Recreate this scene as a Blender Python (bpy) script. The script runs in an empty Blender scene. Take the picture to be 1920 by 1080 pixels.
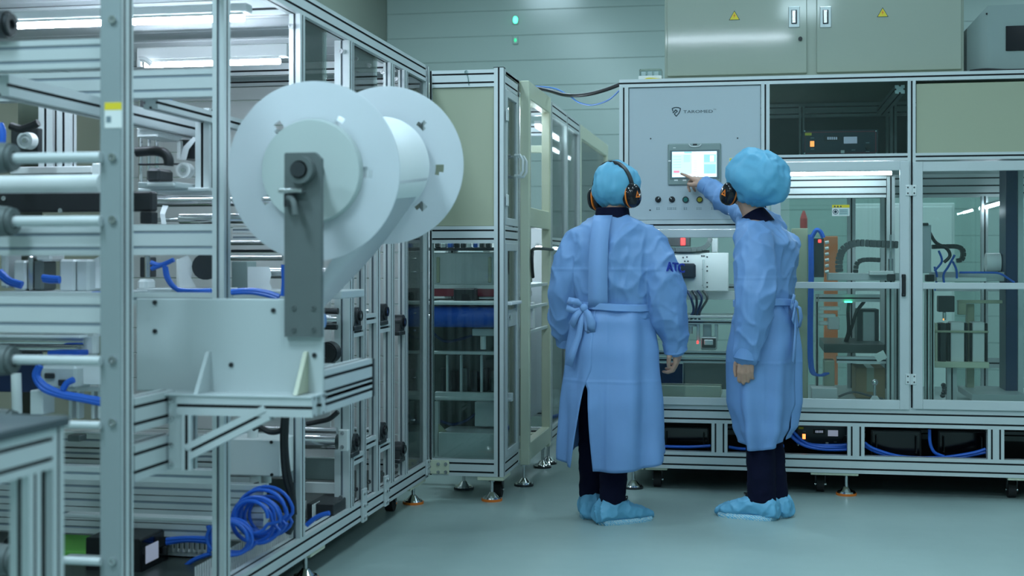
import bpy, math, random
from mathutils import Vector, Matrix, noise
random.seed(7)
scene = bpy.context.scene
COL = scene.collection
PI = math.pi

# ---------------------------------------------------------------- camera, world, light, exposure
F_PX, CX, HY = 2500.0, 960.0, 488.0          # focal length (px at 1920), centre column, horizon row
YAW = math.radians(10.43)
CAM = Vector((0, 0, 1.25))
cam_d = bpy.data.cameras.new('camera')
cam = bpy.data.objects.new('camera', cam_d); COL.objects.link(cam)
cam.location = CAM
cam.rotation_euler = (PI / 2, 0, YAW)
cam_d.sensor_width = 36.0
cam_d.lens = F_PX / 1920 * 36
cam_d.shift_y = -(540 - HY) / 1920
cam_d.clip_start = 0.05
cam_d.dof.use_dof = True
cam_d.dof.focus_distance = 6.7
cam_d.dof.aperture_fstop = 2.5
scene.camera = cam

scene.view_settings.view_transform = 'Standard'
scene.view_settings.look = 'None'
scene.view_settings.gamma = 1
scene.view_settings.use_curve_mapping = False
scene.view_settings.exposure = 0.0

world = bpy.data.worlds.new('world'); scene.world = world
world.use_nodes = True
world.node_tree.nodes['Background'].inputs[0].default_value = (0.55, 0.85, 1.0, 1)
world.node_tree.nodes['Background'].inputs[1].default_value = 0.02

ROOM_X0, ROOM_X1, ROOM_Y0, ROOM_Y1, ROOM_Z = -3.62, 6.2, -3.2, 12.8, 4.3
LIGHT_COL = (0.61, 0.86, 1.0)
PANEL_SPOTS = [(x, y) for x in (-2.3, 0.55, 3.4) for y in (-1.4, 1.6, 4.6, 7.6, 10.6)]
PANEL_POWER = 33.0
def ceiling_lamp_light(x, y):
    ld = bpy.data.lights.new('ceiling_panel_light', 'AREA')
    ld.shape = 'RECTANGLE'; ld.size = 0.55; ld.size_y = 1.15
    ld.energy = PANEL_POWER * (2.5 if x < -2 and y < 3 else 0.35 if x > 3 and y < 9 else 0.8 if x > 0 and y < 6 else 1.0); ld.color = LIGHT_COL
    lo = bpy.data.objects.new('ceiling_panel_light', ld); COL.objects.link(lo)
    lo.location = (x, y, ROOM_Z - 0.075)
for _x, _y in PANEL_SPOTS: ceiling_lamp_light(_x, _y)

# ---------------------------------------------------------------- pixel -> place helpers (1920x1080 frame)
SN, CS = math.sin(YAW), math.cos(YAW)
def ray(px, py):
    t, s = (px - CX) / F_PX, (HY - py) / F_PX
    return Vector((t * CS - SN, t * SN + CS, s))
def atY(px, py, Y):
    r = ray(px, py); return CAM + r * (Y / r.y)
def atX(px, py, X):
    r = ray(px, py); return CAM + r * (X / r.x)
def atD(px, py, d):
    return CAM + ray(px, py) * d
def rect(px0, px1, py0, py1, Y):
    """x0,x1,z0,z1 of a screen rectangle standing on the plane Y"""
    m = (px0 + px1) / 2
    return (atY(px0, 0, Y).x, atY(px1, 0, Y).x, atY(m, py1, Y).z, atY(m, py0, Y).z)

# ---------------------------------------------------------------- materials
MATS = {}
def mat(name, col, rough=0.5, metal=0.0, emit=None, es=1.0, noise_amt=0.0, noise_scale=20.0, bump=0.0, alpha=None,
        spec=0.5, stretch=None, transl=0.0):
    m = bpy.data.materials.new(name); m.use_nodes = True
    nt = m.node_tree; b = nt.nodes['Principled BSDF']
    b.inputs['Base Color'].default_value = (*col, 1)
    b.inputs['Roughness'].default_value = rough
    b.inputs['Metallic'].default_value = metal
    b.inputs['Specular IOR Level'].default_value = spec
    if emit:
        b.inputs['Emission Color'].default_value = (*emit, 1)
        b.inputs['Emission Strength'].default_value = es
    if noise_amt or bump:
        tc = nt.nodes.new('ShaderNodeTexCoord'); mp = nt.nodes.new('ShaderNodeMapping')
        nz = nt.nodes.new('ShaderNodeTexNoise'); nz.inputs['Scale'].default_value = noise_scale
        nz.inputs['Detail'].default_value = 4
        if stretch: mp.inputs['Scale'].default_value = stretch
        nt.links.new(tc.outputs['Object'], mp.inputs['Vector']); nt.links.new(mp.outputs[0], nz.inputs['Vector'])
        if noise_amt:
            mx = nt.nodes.new('ShaderNodeMix'); mx.data_type = 'RGBA'
            mx.inputs['A'].default_value = (*[c * (1 - noise_amt) for c in col], 1)
            mx.inputs['B'].default_value = (*[min(1, c * (1 + noise_amt)) for c in col], 1)
            nt.links.new(nz.outputs['Fac'], mx.inputs['Factor']); nt.links.new(mx.outputs['Result'], b.inputs['Base Color'])
        if bump:
            bp = nt.nodes.new('ShaderNodeBump'); bp.inputs['Strength'].default_value = bump
            bp.inputs['Distance'].default_value = 0.01
            nt.links.new(nz.outputs['Fac'], bp.inputs['Height']); nt.links.new(bp.outputs[0], b.inputs['Normal'])
    if transl:
        out = nt.nodes['Material Output']
        tr = nt.nodes.new('ShaderNodeBsdfTranslucent'); tr.inputs[0].default_value = (*col, 1)
        ms = nt.nodes.new('ShaderNodeMixShader'); ms.inputs[0].default_value = transl
        nt.links.new(b.outputs[0], ms.inputs[1]); nt.links.new(tr.outputs[0], ms.inputs[2]); nt.links.new(ms.outputs[0], out.inputs[0])
    if alpha is not None:
        b.inputs['Alpha'].default_value = alpha
    MATS[name] = m
    return m
def glass(name, tint, refl=0.10, rough=0.03):
    m = bpy.data.materials.new(name); m.use_nodes = True
    nt = m.node_tree; nt.nodes.remove(nt.nodes['Principled BSDF'])
    tr = nt.nodes.new('ShaderNodeBsdfTransparent'); tr.inputs[0].default_value = (*tint, 1)
    gl = nt.nodes.new('ShaderNodeBsdfGlossy'); gl.inputs['Roughness'].default_value = rough
    fr = nt.nodes.new('ShaderNodeFresnel'); fr.inputs['IOR'].default_value = 1.35
    ad = nt.nodes.new('ShaderNodeMath'); ad.operation = 'MULTIPLY_ADD'; ad.inputs[1].default_value = 0.9; ad.inputs[2].default_value = refl * 0.2
    mx = nt.nodes.new('ShaderNodeMixShader')
    nt.links.new(fr.outputs[0], ad.inputs[0]); nt.links.new(ad.outputs[0], mx.inputs[0])
    nt.links.new(tr.outputs[0], mx.inputs[1]); nt.links.new(gl.outputs[0], mx.inputs[2])
    nt.links.new(mx.outputs[0], nt.nodes['Material Output'].inputs[0])
    MATS[name] = m
    return m
mat('alu', (0.62, 0.66, 0.67), 0.42, 0.28, noise_amt=0.05, noise_scale=6)
mat('alu_bright', (0.80, 0.82, 0.82), 0.36, 0.35)
mat('groove', (0.006, 0.008, 0.012), 0.6)
mat('groove_open', (0.26, 0.31, 0.36), 0.5, 0.2)
mat('hub_grey', (0.56, 0.63, 0.62), 0.4)
mat('roof_white', (0.66, 0.69, 0.72), 0.65)
mat('plate_dull', (0.30, 0.35, 0.36), 0.45, 0.2)
mat('steel', (0.62, 0.63, 0.64), 0.22, 0.95)
mat('chrome', (0.80, 0.81, 0.82), 0.10, 1.0)
mat('latch_metal', (0.45, 0.50, 0.50), 0.35, 0.7)
mat('dark_steel', (0.055, 0.06, 0.065), 0.4, 0.6)
mat('arm_grey', (0.125, 0.15, 0.15), 0.5, 0.25, noise_amt=0.08, noise_scale=9)
mat('black', (0.010, 0.011, 0.014), 0.45)
mat('black_gloss', (0.008, 0.008, 0.012), 0.12)
mat('rubber', (0.012, 0.012, 0.014), 0.75)
mat('white_paint', (0.70, 0.72, 0.72), 0.38, noise_amt=0.02, noise_scale=3)
mat('panel_white', (0.50, 0.56, 0.60), 0.36, noise_amt=0.02, noise_scale=2)
mat('panel_beige', (0.40, 0.425, 0.31), 0.30, noise_amt=0.03, noise_scale=2)
mat('cabinet_beige', (0.335, 0.375, 0.31), 0.20, noise_amt=0.02, noise_scale=2)
_cb = MATS['cabinet_beige'].node_tree.nodes['Principled BSDF']; _cb.inputs['Roughness'].default_value = 0.38; _cb.inputs['Coat Weight'].default_value = 0.8; _cb.inputs['Coat Roughness'].default_value = 0.07
mat('frame_cream', (0.62, 0.65, 0.50), 0.35)
mat('dark_panel', (0.05, 0.065, 0.06), 0.35)
mat('plastic_white', (0.78, 0.80, 0.80), 0.35)
mat('film', (0.82, 0.85, 0.88), 0.38, transl=0.45, noise_amt=0.02, noise_scale=5)
mat('film_roll', (0.86, 0.88, 0.90), 0.55, noise_amt=0.03, noise_scale=30, stretch=(1, 8, 1))
mat('grey_plate', (0.52, 0.57, 0.58), 0.42, 0.15, noise_amt=0.03, noise_scale=3)
mat('blue_hose', (0.018, 0.125, 0.60), 0.35)
mat('pale_blue_hose', (0.10, 0.28, 0.75), 0.35)
mat('blue_belt', (0.015, 0.11, 0.58), 0.45, noise_amt=0.05)
mat('green_mat', (0.10, 0.36, 0.05), 0.6)
mat('orange', (0.85, 0.20, 0.02), 0.5)
mat('red', (0.55, 0.03, 0.03), 0.4)
mat('maroon', (0.22, 0.015, 0.035), 0.5)
mat('panel_navy', (0.008, 0.018, 0.034), 0.3)
mat('yellow', (0.80, 0.62, 0.03), 0.45)
mat('green_dark', (0.01, 0.13, 0.12), 0.3)
mat('navy', (0.004, 0.005, 0.020), 0.9, spec=0.15)
mat('navy_panel', (0.010, 0.025, 0.085), 0.4)
mat('cardboard', (0.36, 0.25, 0.13), 0.8)
mat('orange_board', (0.75, 0.20, 0.07), 0.6)
mat('ink', (0.02, 0.045, 0.06), 0.5)
mat('ink_blue', (0.01, 0.03, 0.30), 0.6)
mat('paper', (0.78, 0.80, 0.78), 0.7)
mat('table_top', (0.055, 0.075, 0.085), 0.5)
mat('skin', (0.50, 0.29, 0.21), 0.5)
mat('gown', (0.205, 0.375, 0.70), 0.58, noise_amt=0.14, noise_scale=7, bump=0.55, transl=0.22)
mat('gown_light', (0.27, 0.46, 0.80), 0.6, noise_amt=0.05, noise_scale=9, transl=0.25)
mat('cap', (0.17, 0.52, 0.76), 0.62, noise_amt=0.14, noise_scale=14, bump=0.5, transl=0.35)
mat('shoe_cover', (0.16, 0.46, 0.70), 0.58, noise_amt=0.12, noise_scale=18, bump=0.6)
mat('led', (1, 1, 1), 0.5, emit=(0.74, 0.87, 1.0), es=38.0)
mat('led_strong', (1, 1, 1), 0.5, emit=(0.74, 0.87, 1.0), es=85.0)
mat('ceiling_diffuser', (0.9, 0.9, 0.9), 0.5, emit=(0.72, 0.93, 1.0), es=5.0)
mat('green_glow', (0.0, 0.5, 0.2), 0.4, emit=(0.05, 1.0, 0.45), es=6.0)  # also the glow of the brighter wall reflection
mat('indicator_red', (0.6, 0.0, 0.0), 0.4, emit=(1.0, 0.05, 0.05), es=3.0)
mat('indicator_amber', (0.6, 0.2, 0.0), 0.4, emit=(1.0, 0.30, 0.08), es=2.2)
mat('lcd', (0.3, 0.35, 0.45), 0.3, emit=(0.40, 0.46, 0.60), es=0.45)
glass('glass_clear', (0.90, 0.96, 0.94))
glass('glass_smoke', (0.78, 0.86, 0.85))
glass('acrylic', (0.80, 0.88, 0.88), 0.5, 0.1)

def cloth(name, col, rough, scale, strength, fold=0.0, transl=0.2):
    """thin non-woven cloth: crumple ridges and the square creases of its packing folds as fine relief"""
    m = mat(name, col, rough, noise_amt=0.12, noise_scale=6, transl=transl)
    nt = m.node_tree; b = nt.nodes['Principled BSDF']; L = nt.links
    tc = nt.nodes.new('ShaderNodeTexCoord')
    nz = nt.nodes.new('ShaderNodeTexNoise'); nz.noise_type = 'RIDGED_MULTIFRACTAL'; nz.inputs['Scale'].default_value = scale
    nz.inputs['Detail'].default_value = 3; nz.inputs['Roughness'].default_value = 0.45
    L.new(tc.outputs['Object'], nz.inputs['Vector'])
    bp = nt.nodes.new('ShaderNodeBump'); bp.inputs['Strength'].default_value = strength; bp.inputs['Distance'].default_value = 0.008
    L.new(nz.outputs['Fac'], bp.inputs['Height']); last = bp
    if fold:
        sx = nt.nodes.new('ShaderNodeSeparateXYZ'); L.new(tc.outputs['Object'], sx.inputs[0])
        for ax, per in (('Z', 0.21), ('X', 0.17)):
            pp = nt.nodes.new('ShaderNodeMath'); pp.operation = 'PINGPONG'; pp.inputs[1].default_value = per; L.new(sx.outputs[ax], pp.inputs[0])
            mr = nt.nodes.new('ShaderNodeMapRange'); mr.inputs['From Min'].default_value = 0.0; mr.inputs['From Max'].default_value = 0.012; mr.inputs['To Min'].default_value = 1.0; mr.inputs['To Max'].default_value = 0.0
            L.new(pp.outputs[0], mr.inputs['Value'])
            b2 = nt.nodes.new('ShaderNodeBump'); b2.inputs['Strength'].default_value = fold; b2.inputs['Distance'].default_value = 0.006
            L.new(mr.outputs[0], b2.inputs['Height']); L.new(last.outputs[0], b2.inputs['Normal']); last = b2
    L.new(last.outputs[0], b.inputs['Normal'])
    return m
cloth('gown', (0.205, 0.375, 0.70), 0.5, 7.0, 0.7, fold=0.24, transl=0.2)
cloth('cap', (0.17, 0.52, 0.76), 0.55, 16.0, 0.6, transl=0.3)
cloth('shoe_cover', (0.16, 0.46, 0.70), 0.5, 24.0, 0.7, transl=0.15)
def node_surface(name, kind):
    m = bpy.data.materials.new(name); m.use_nodes = True
    nt = m.node_tree; b = nt.nodes['Principled BSDF']
    tc = nt.nodes.new('ShaderNodeTexCoord')
    nz = nt.nodes.new('ShaderNodeTexNoise'); nz.inputs['Scale'].default_value = 0.9; nz.inputs['Detail'].default_value = 6
    nt.links.new(tc.outputs['Object'], nz.inputs['Vector'])
    mx = nt.nodes.new('ShaderNodeMix'); mx.data_type = 'RGBA'
    nt.links.new(nz.outputs['Fac'], mx.inputs['Factor']); nt.links.new(mx.outputs['Result'], b.inputs['Base Color'])
    if kind == 'floor':
        mx.inputs['A'].default_value = (0.30, 0.40, 0.385, 1); mx.inputs['B'].default_value = (0.35, 0.455, 0.44, 1)
        b.inputs['Roughness'].default_value = 0.32
        n2 = nt.nodes.new('ShaderNodeTexNoise'); n2.inputs['Scale'].default_value = 5; n2.inputs['Detail'].default_value = 5
        nt.links.new(tc.outputs['Object'], n2.inputs['Vector'])
        mr = nt.nodes.new('ShaderNodeMapRange'); mr.inputs['To Min'].default_value = 0.26; mr.inputs['To Max'].default_value = 0.46
        nt.links.new(n2.outputs['Fac'], mr.inputs['Value']); nt.links.new(mr.outputs[0], b.inputs['Roughness'])
    elif kind == 'wall':
        mx.inputs['A'].default_value = (0.37, 0.46, 0.435, 1); mx.inputs['B'].default_value = (0.41, 0.51, 0.48, 1)
        b.inputs['Roughness'].default_value = 0.20
    else:
        mx.inputs['A'].default_value = (0.17, 0.20, 0.16, 1); mx.inputs['B'].default_value = (0.20, 0.23, 0.185, 1)
        b.inputs['Roughness'].default_value = 0.35
    MATS[name] = m
node_surface('floor_epoxy', 'floor'); node_surface('wall_panel', 'wall'); node_surface('wall_olive', 'olive')

# ---------------------------------------------------------------- mesh builder
WORLD = {}                                     # object name -> world origin
class MB:
    def __init__(s): s.v = []; s.f = []; s.m = []; s.cur = 0
    def add(s, vs, fs, m=None):
        o = len(s.v); s.v += [Vector(x) for x in vs]
        for f in fs: s.f.append([i + o for i in f]); s.m.append(s.cur if m is None else m)
        return s
    def box(s, x0, x1, y0, y1, z0, z1, m=None):
        if x0 > x1: x0, x1 = x1, x0
        if y0 > y1: y0, y1 = y1, y0
        if z0 > z1: z0, z1 = z1, z0
        return s.add([(x0,y0,z0),(x1,y0,z0),(x1,y1,z0),(x0,y1,z0),(x0,y0,z1),(x1,y0,z1),(x1,y1,z1),(x0,y1,z1)],
                     [(0,3,2,1),(4,5,6,7),(0,1,5,4),(1,2,6,5),(2,3,7,6),(3,0,4,7)], m)
    def cbox(s, x0, x1, y0, y1, z0, z1, c=0.004, m=None):
        """box with chamfered edges"""
        if x0 > x1: x0, x1 = x1, x0
        if y0 > y1: y0, y1 = y1, y0
        if z0 > z1: z0, z1 = z1, z0
        c = min(c, (x1-x0)*.4, (y1-y0)*.4, (z1-z0)*.4)
        P = []; idx = {}
        for i, X in enumerate((x0, x1)):
            for j, Y in enumerate((y0, y1)):
                for k, Z in enumerate((z0, z1)):
                    dx = c if i == 0 else -c; dy = c if j == 0 else -c; dz = c if k == 0 else -c
                    for a, p in enumerate(((X, Y+dy, Z+dz), (X+dx, Y, Z+dz), (X+dx, Y+dy, Z))):
                        idx[(i,j,k,a)] = len(P); P.append(p)
        F = []
        g = lambda *q: [idx[t] for t in q]
        for e in (0, 1):
            F.append(g((e,0,0,0),(e,1,0,0),(e,1,1,0),(e,0,1,0))); F.append(g((0,e,0,1),(1,e,0,1),(1,e,1,1),(0,e,1,1)))
            F.append(g((0,0,e,2),(1,0,e,2),(1,1,e,2),(0,1,e,2)))
        for i in (0,1):
            for j in (0,1):
                F.append(g((i,j,0,0),(i,j,1,0),(i,j,1,1),(i,j,0,1)))
                F.append(g((i,0,j,0),(i,1,j,0),(i,1,j,2),(i,0,j,2)))
                F.append(g((0,i,j,1),(1,i,j,1),(1,i,j,2),(0,i,j,2)))
                for k in (0,1): F.append(g((i,j,k,0),(i,j,k,1),(i,j,k,2)))
        ctr = Vector(((x0+x1)/2, (y0+y1)/2, (z0+z1)/2))
        for n, f in enumerate(F):
            a, b, d = (Vector(P[t]) for t in f[:3])
            fc = sum((Vector(P[t]) for t in f), Vector()) / len(f)
            if (b-a).cross(d-b).dot(fc-ctr) < 0: F[n] = f[::-1]
        return s.add(P, F, m)
    def obox(s, c, size, R, m=None):
        hx, hy, hz = (t / 2 for t in size); c = Vector(c)
        vs = [c + R @ Vector((i*hx, j*hy, k*hz)) for k in (-1,1) for i, j in ((-1,-1),(1,-1),(1,1),(-1,1))]
        return s.add(vs, [(0,3,2,1),(4,5,6,7),(0,1,5,4),(1,2,6,5),(2,3,7,6),(3,0,4,7)], m)
    def pbox(s, px0, px1, py0, py1, Y, dep, c=0.003, m=None):
        x0, x1, z0, z1 = rect(px0, px1, py0, py1, Y)
        return s.cbox(x0, x1, Y, Y + dep, z0, z1, c, m)
    def frame_of(s, p0, p1, up=None):
        a = (Vector(p1) - Vector(p0)).normalized()
        u = Vector(up) if up is not None else (Vector((0,0,1)) if abs(a.z) < 0.9 else Vector((1,0,0)))
        x = a.cross(u).normalized(); y = x.cross(a).normalized()
        return a, x, y
    def cyl(s, p0, p1, r0, r1=None, n=20, m=None, cap=True):
        r1 = r0 if r1 is None else r1
        p0, p1 = Vector(p0), Vector(p1); a, x, y = s.frame_of(p0, p1)
        vs = []
        for p, r in ((p0, r0), (p1, r1)):
            for i in range(n):
                t = 2*PI*i/n; vs.append(p + (x*math.cos(t) + y*math.sin(t))*r)
        fs = [(i, (i+1)%n, n+(i+1)%n, n+i) for i in range(n)]
        if cap: fs += [list(range(n))[::-1], list(range(n, 2*n))]
        return s.add(vs, fs, m)
    def ring(s, p0, p1, ro, ri, n=24, m=None):
        p0, p1 = Vector(p0), Vector(p1); a, x, y = s.frame_of(p0, p1); vs = []
        for p, r in ((p0, ro), (p1, ro), (p1, ri), (p0, ri)):
            for i in range(n):
                t = 2*PI*i/n; vs.append(p + (x*math.cos(t) + y*math.sin(t))*r)
        fs = []
        for k in range(4):
            for i in range(n): fs.append((k*n+i, k*n+(i+1)%n, ((k+1)%4)*n+(i+1)%n, ((k+1)%4)*n+i))
        return s.add(vs, fs, m)
    def tube(s, pts, r, n=8, m=None, sub=5, closed=False):
        P = [Vector(p) for p in pts]; Q = []
        if len(P) > 2 and sub > 1:
            for i in range(len(P)-1):
                a = P[max(i-1,0)]; b = P[i]; c = P[i+1]; d = P[min(i+2,len(P)-1)]
                for k in range(sub):
                    t = k/sub
                    Q.append(0.5*((2*b)+(c-a)*t+(2*a-5*b+4*c-d)*t*t+(3*b-a-3*c+d)*t**3))
            Q.append(P[-1])
        else: Q = P
        vs = []; x = None
        for i, q in enumerate(Q):
            d = (Q[min(i+1,len(Q)-1)] - Q[max(i-1,0)]).normalized()
            if x is None:
                x = d.orthogonal().normalized()
            else:
                x = (x - d*x.dot(d)); x = x.normalized() if x.length > 1e-6 else d.orthogonal().normalized()
            y = d.cross(x); rr = r[min(len(r)-1, int(i*len(r)/len(Q)))] if isinstance(r, (list,tuple)) else r
            for k in range(n):
                t = 2*PI*k/n; vs.append(q + (x*math.cos(t)+y*math.sin(t))*rr)
        L = len(Q); fs = []
        for i in range(L-1):
            for k in range(n): fs.append((i*n+k, i*n+(k+1)%n, (i+1)*n+(k+1)%n, (i+1)*n+k))
        fs += [list(range(n))[::-1], list(range((L-1)*n, L*n))]
        return s.add(vs, fs, m)
    def loft(s, rings, m=None, cap=True):
        n = len(rings[0]); vs = [p for r in rings for p in r]; fs = []
        for i in range(len(rings)-1):
            for k in range(n): fs.append((i*n+k, i*n+(k+1)%n, (i+1)*n+(k+1)%n, (i+1)*n+k))
        if cap: fs += [list(range(n))[::-1], list(range((len(rings)-1)*n, len(rings)*n))]
        return s.add(vs, fs, m)
    def ell(s, c, r, R=None, nu=20, nv=12, m=None):
        c = Vector(c); R = R or Matrix.Identity(3); vs = [c + R @ Vector((0,0,-r[2]))]
        for j in range(1, nv):
            ph = -PI/2 + PI*j/nv
            for i in range(nu):
                t = 2*PI*i/nu
                vs.append(c + R @ Vector((r[0]*math.cos(ph)*math.cos(t), r[1]*math.cos(ph)*math.sin(t), r[2]*math.sin(ph))))
        vs.append(c + R @ Vector((0,0,r[2]))); T = len(vs)-1
        fs = [(0, 1+(i+1)%nu, 1+i) for i in range(nu)]
        for j in range(nv-2):
            for i in range(nu):
                a = 1+j*nu+i; b = 1+j*nu+(i+1)%nu; fs.append((a, b, b+nu, a+nu))
        fs += [(T, 1+(nv-2)*nu+i, 1+(nv-2)*nu+(i+1)%nu) for i in range(nu)]
        return s.add(vs, fs, m)
    def chain(s, pts, rad, n=14):
        """tapered limb: spheres joined by cones"""
        P = [Vector(p) for p in pts]
        for i in range(len(P)):
            s.ell(P[i], (rad[i],)*3, nu=n, nv=8)
            if i: s.cyl(P[i-1], P[i], rad[i-1], rad[i], n)
        return s
    def prism(s, poly, d, m=None):
        """planar polygon (3d points) extruded by vector d"""
        P = [Vector(p) for p in poly]; d = Vector(d); n = len(P)
        return s.add(P + [p+d for p in P], [list(range(n))[::-1], list(range(n,2*n))] + [(i,(i+1)%n,n+(i+1)%n,n+i) for i in range(n)], m)
    def profile(s, p0, p1, w, h, up=None, nw=None, nh=None, g=0.009, dp=0.007):
        """slotted aluminium extrusion; w across (horizontal for a beam), h along up"""
        p0, p1 = Vector(p0), Vector(p1); a, x, y = s.frame_of(p0, p1, up)
        nw = max(1, round(w/0.045)) if nw is None else nw; nh = max(1, round(h/0.045)) if nh is None else nh
        out = []; dark = []
        def side(c0, c1, inn, n, sd):
            L = (c1-c0).length; d = (c1-c0)/L; out.append(c0); dark.append(0)
            for i in range(n):
                m_ = (i+.5)*L/n
                q = [c0+d*(m_-g/2), c0+d*(m_-g/2)+inn*dp, c0+d*(m_+g/2)+inn*dp, c0+d*(m_+g/2)]
                for k, p in enumerate(q): out.append(p); dark.append((2 if sd else 1) if k < 3 else 0)
        A, B, C, D = (x*-w/2+y*-h/2), (x*w/2+y*-h/2), (x*w/2+y*h/2), (x*-w/2+y*h/2)
        side(A, B, y, nw, 1); side(B, C, -x, nh, 0); side(C, D, -y, nw, 1); side(D, A, x, nh, 0)
        n = len(out); o = len(s.v)
        s.v += [p0+p for p in out] + [p1+p for p in out]
        for i in range(n):
            s.f.append([o+i, o+(i+1)%n, o+n+(i+1)%n, o+n+i]); s.m.append(dark[i])
        s.f.append([o+i for i in range(n)][::-1]); s.m.append(0)
        s.f.append([o+n+i for i in range(n)]); s.m.append(0)
        return s
    def build(s, name, mats, parent=None, smooth=False, angle=40, bevel=0, solid=0, kind=None):
        me = bpy.data.meshes.new(name)
        lo = Vector([min(v[i] for v in s.v) for i in range(3)]); hi = Vector([max(v[i] for v in s.v) for i in range(3)])
        org = Vector(((lo.x+hi.x)/2, (lo.y+hi.y)/2, lo.z))
        me.from_pydata([v - org for v in s.v], [], s.f)
        for mm in ([mats] if isinstance(mats, str) else mats): me.materials.append(MATS[mm])
        for p, mi in zip(me.polygons, s.m): p.material_index = min(mi, len(me.materials)-1)
        me.update()
        if smooth:
            for p in me.polygons: p.use_smooth = True
            try: me.set_sharp_from_angle(angle=math.radians(angle))
            except Exception: pass
        o = bpy.data.objects.new(name, me); COL.objects.link(o)
        WORLD[o.name] = org
        if parent is not None:
            o.parent = parent; o.location = org - WORLD[parent.name]
        else: o.location = org
        if bevel:
            b = o.modifiers.new('bevel', 'BEVEL'); b.width = bevel; b.segments = 2; b.limit_method = 'ANGLE'
        if solid:
            b = o.modifiers.new('thickness', 'SOLIDIFY'); b.thickness = solid; b.offset = 0
        if kind: o['kind'] = kind
        return o
def tag(o, label, cat, group=None):
    o['label'] = label; o['category'] = cat
    if group: o['group'] = group
    return o
def thing(name, label, cat, loc, group=None):
    o = bpy.data.objects.new(name, None); COL.objects.link(o); o.location = loc; o.empty_display_size = 0.1
    WORLD[o.name] = Vector(loc)
    return tag(o, label, cat, group)
def struct(name, mb, m, parent=None, **k):
    o = mb.build(name, m, parent, **k)
    if parent is None: o['kind'] = 'structure'
    return o
def dup(o, delta, parent=None, rotz=None):
    """copy of an object with its children; delta = shift in the world"""
    c = o.copy(); COL.objects.link(c)
    if parent is not None: c.parent = parent
    WORLD[c.name] = WORLD[o.name] + Vector(delta)
    c.location = WORLD[c.name] - (WORLD[c.parent.name] if c.parent else Vector())
    if rotz is not None: c.rotation_euler.z = rotz
    for ch in list(o.children): dup_child(ch, c)
    return c
def dup_child(ch, par):
    c = ch.copy(); COL.objects.link(c); c.parent = par; c.location = ch.location
    WORLD[c.name] = WORLD[par.name] + ch.location
    for g in list(ch.children): dup_child(g, c)
def text_mesh(name, s, size, M, m, parent=None, depth=0.0006, label=None, align='CENTER', bold=0.0):
    cu = bpy.data.curves.new(name, 'FONT'); cu.body = s; cu.size = size; cu.extrude = depth; cu.align_x = align; cu.align_y = 'CENTER'
    cu.offset = bold; cu.resolution_u = 3
    t = bpy.data.objects.new(name, cu); COL.objects.link(t)
    dg = bpy.context.evaluated_depsgraph_get(); dg.update()
    me = bpy.data.meshes.new_from_object(t.evaluated_get(dg)); bpy.data.objects.remove(t)
    me.transform(M)
    mb = MB(); mb.add([v.co.copy() for v in me.vertices], [list(p.vertices) for p in me.polygons]); bpy.data.meshes.remove(me)
    return mb.build(name, m, parent)
FACE_CAM = Matrix.Rotation(PI/2, 4, 'X')       # text lying in XY -> standing, read from -Y
def beam(parent, p0, p1, w, h, up=None, name='frame_beam', **k):
    return MB().profile(p0, p1, w, h, up, **k).build(name, ['alu', 'groove'], parent)
def post(parent, x0, x1, y0, y1, z0, z1, name='frame_post', **k):
    return MB().profile(((x0+x1)/2, (y0+y1)/2, z0), ((x0+x1)/2, (y0+y1)/2, z1), abs(x1-x0), abs(y1-y0), (0,1,0), **k).build(name, ['alu', 'groove'], parent)
def panel(parent, x0, x1, y0, y1, z0, z1, m, name='panel', c=0.003):
    return MB().cbox(x0, x1, y0, y1, z0, z1, c).build(name, m, parent)
def bolt_y(parent, x, y, z, r=0.008, name='bolt', m='steel'):
    """hexagon-socket bolt head standing out of a face towards -Y"""
    mb = MB(); mb.ring((x,y,z), (x,y-r*.7,z), r, r*.5, 12); mb.cyl((x,y,z), (x,y-r*.25,z), r*.5, n=6)
    return mb.build(name, m, parent, smooth=True)
def bolt_x(parent, x, y, z, r=0.008, name='bolt', m='steel'):
    mb = MB(); mb.ring((x,y,z), (x+r*.7,y,z), r, r*.5, 12); mb.cyl((x,y,z), (x+r*.25,y,z), r*.5, n=6)
    return mb.build(name, m, parent, smooth=True)
mat('reflection_green_dim', (0.0, 0.4, 0.2), 0.4, emit=(0.05, 0.9, 0.4), es=1.0)  # glow of the fainter wall reflection
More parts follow.
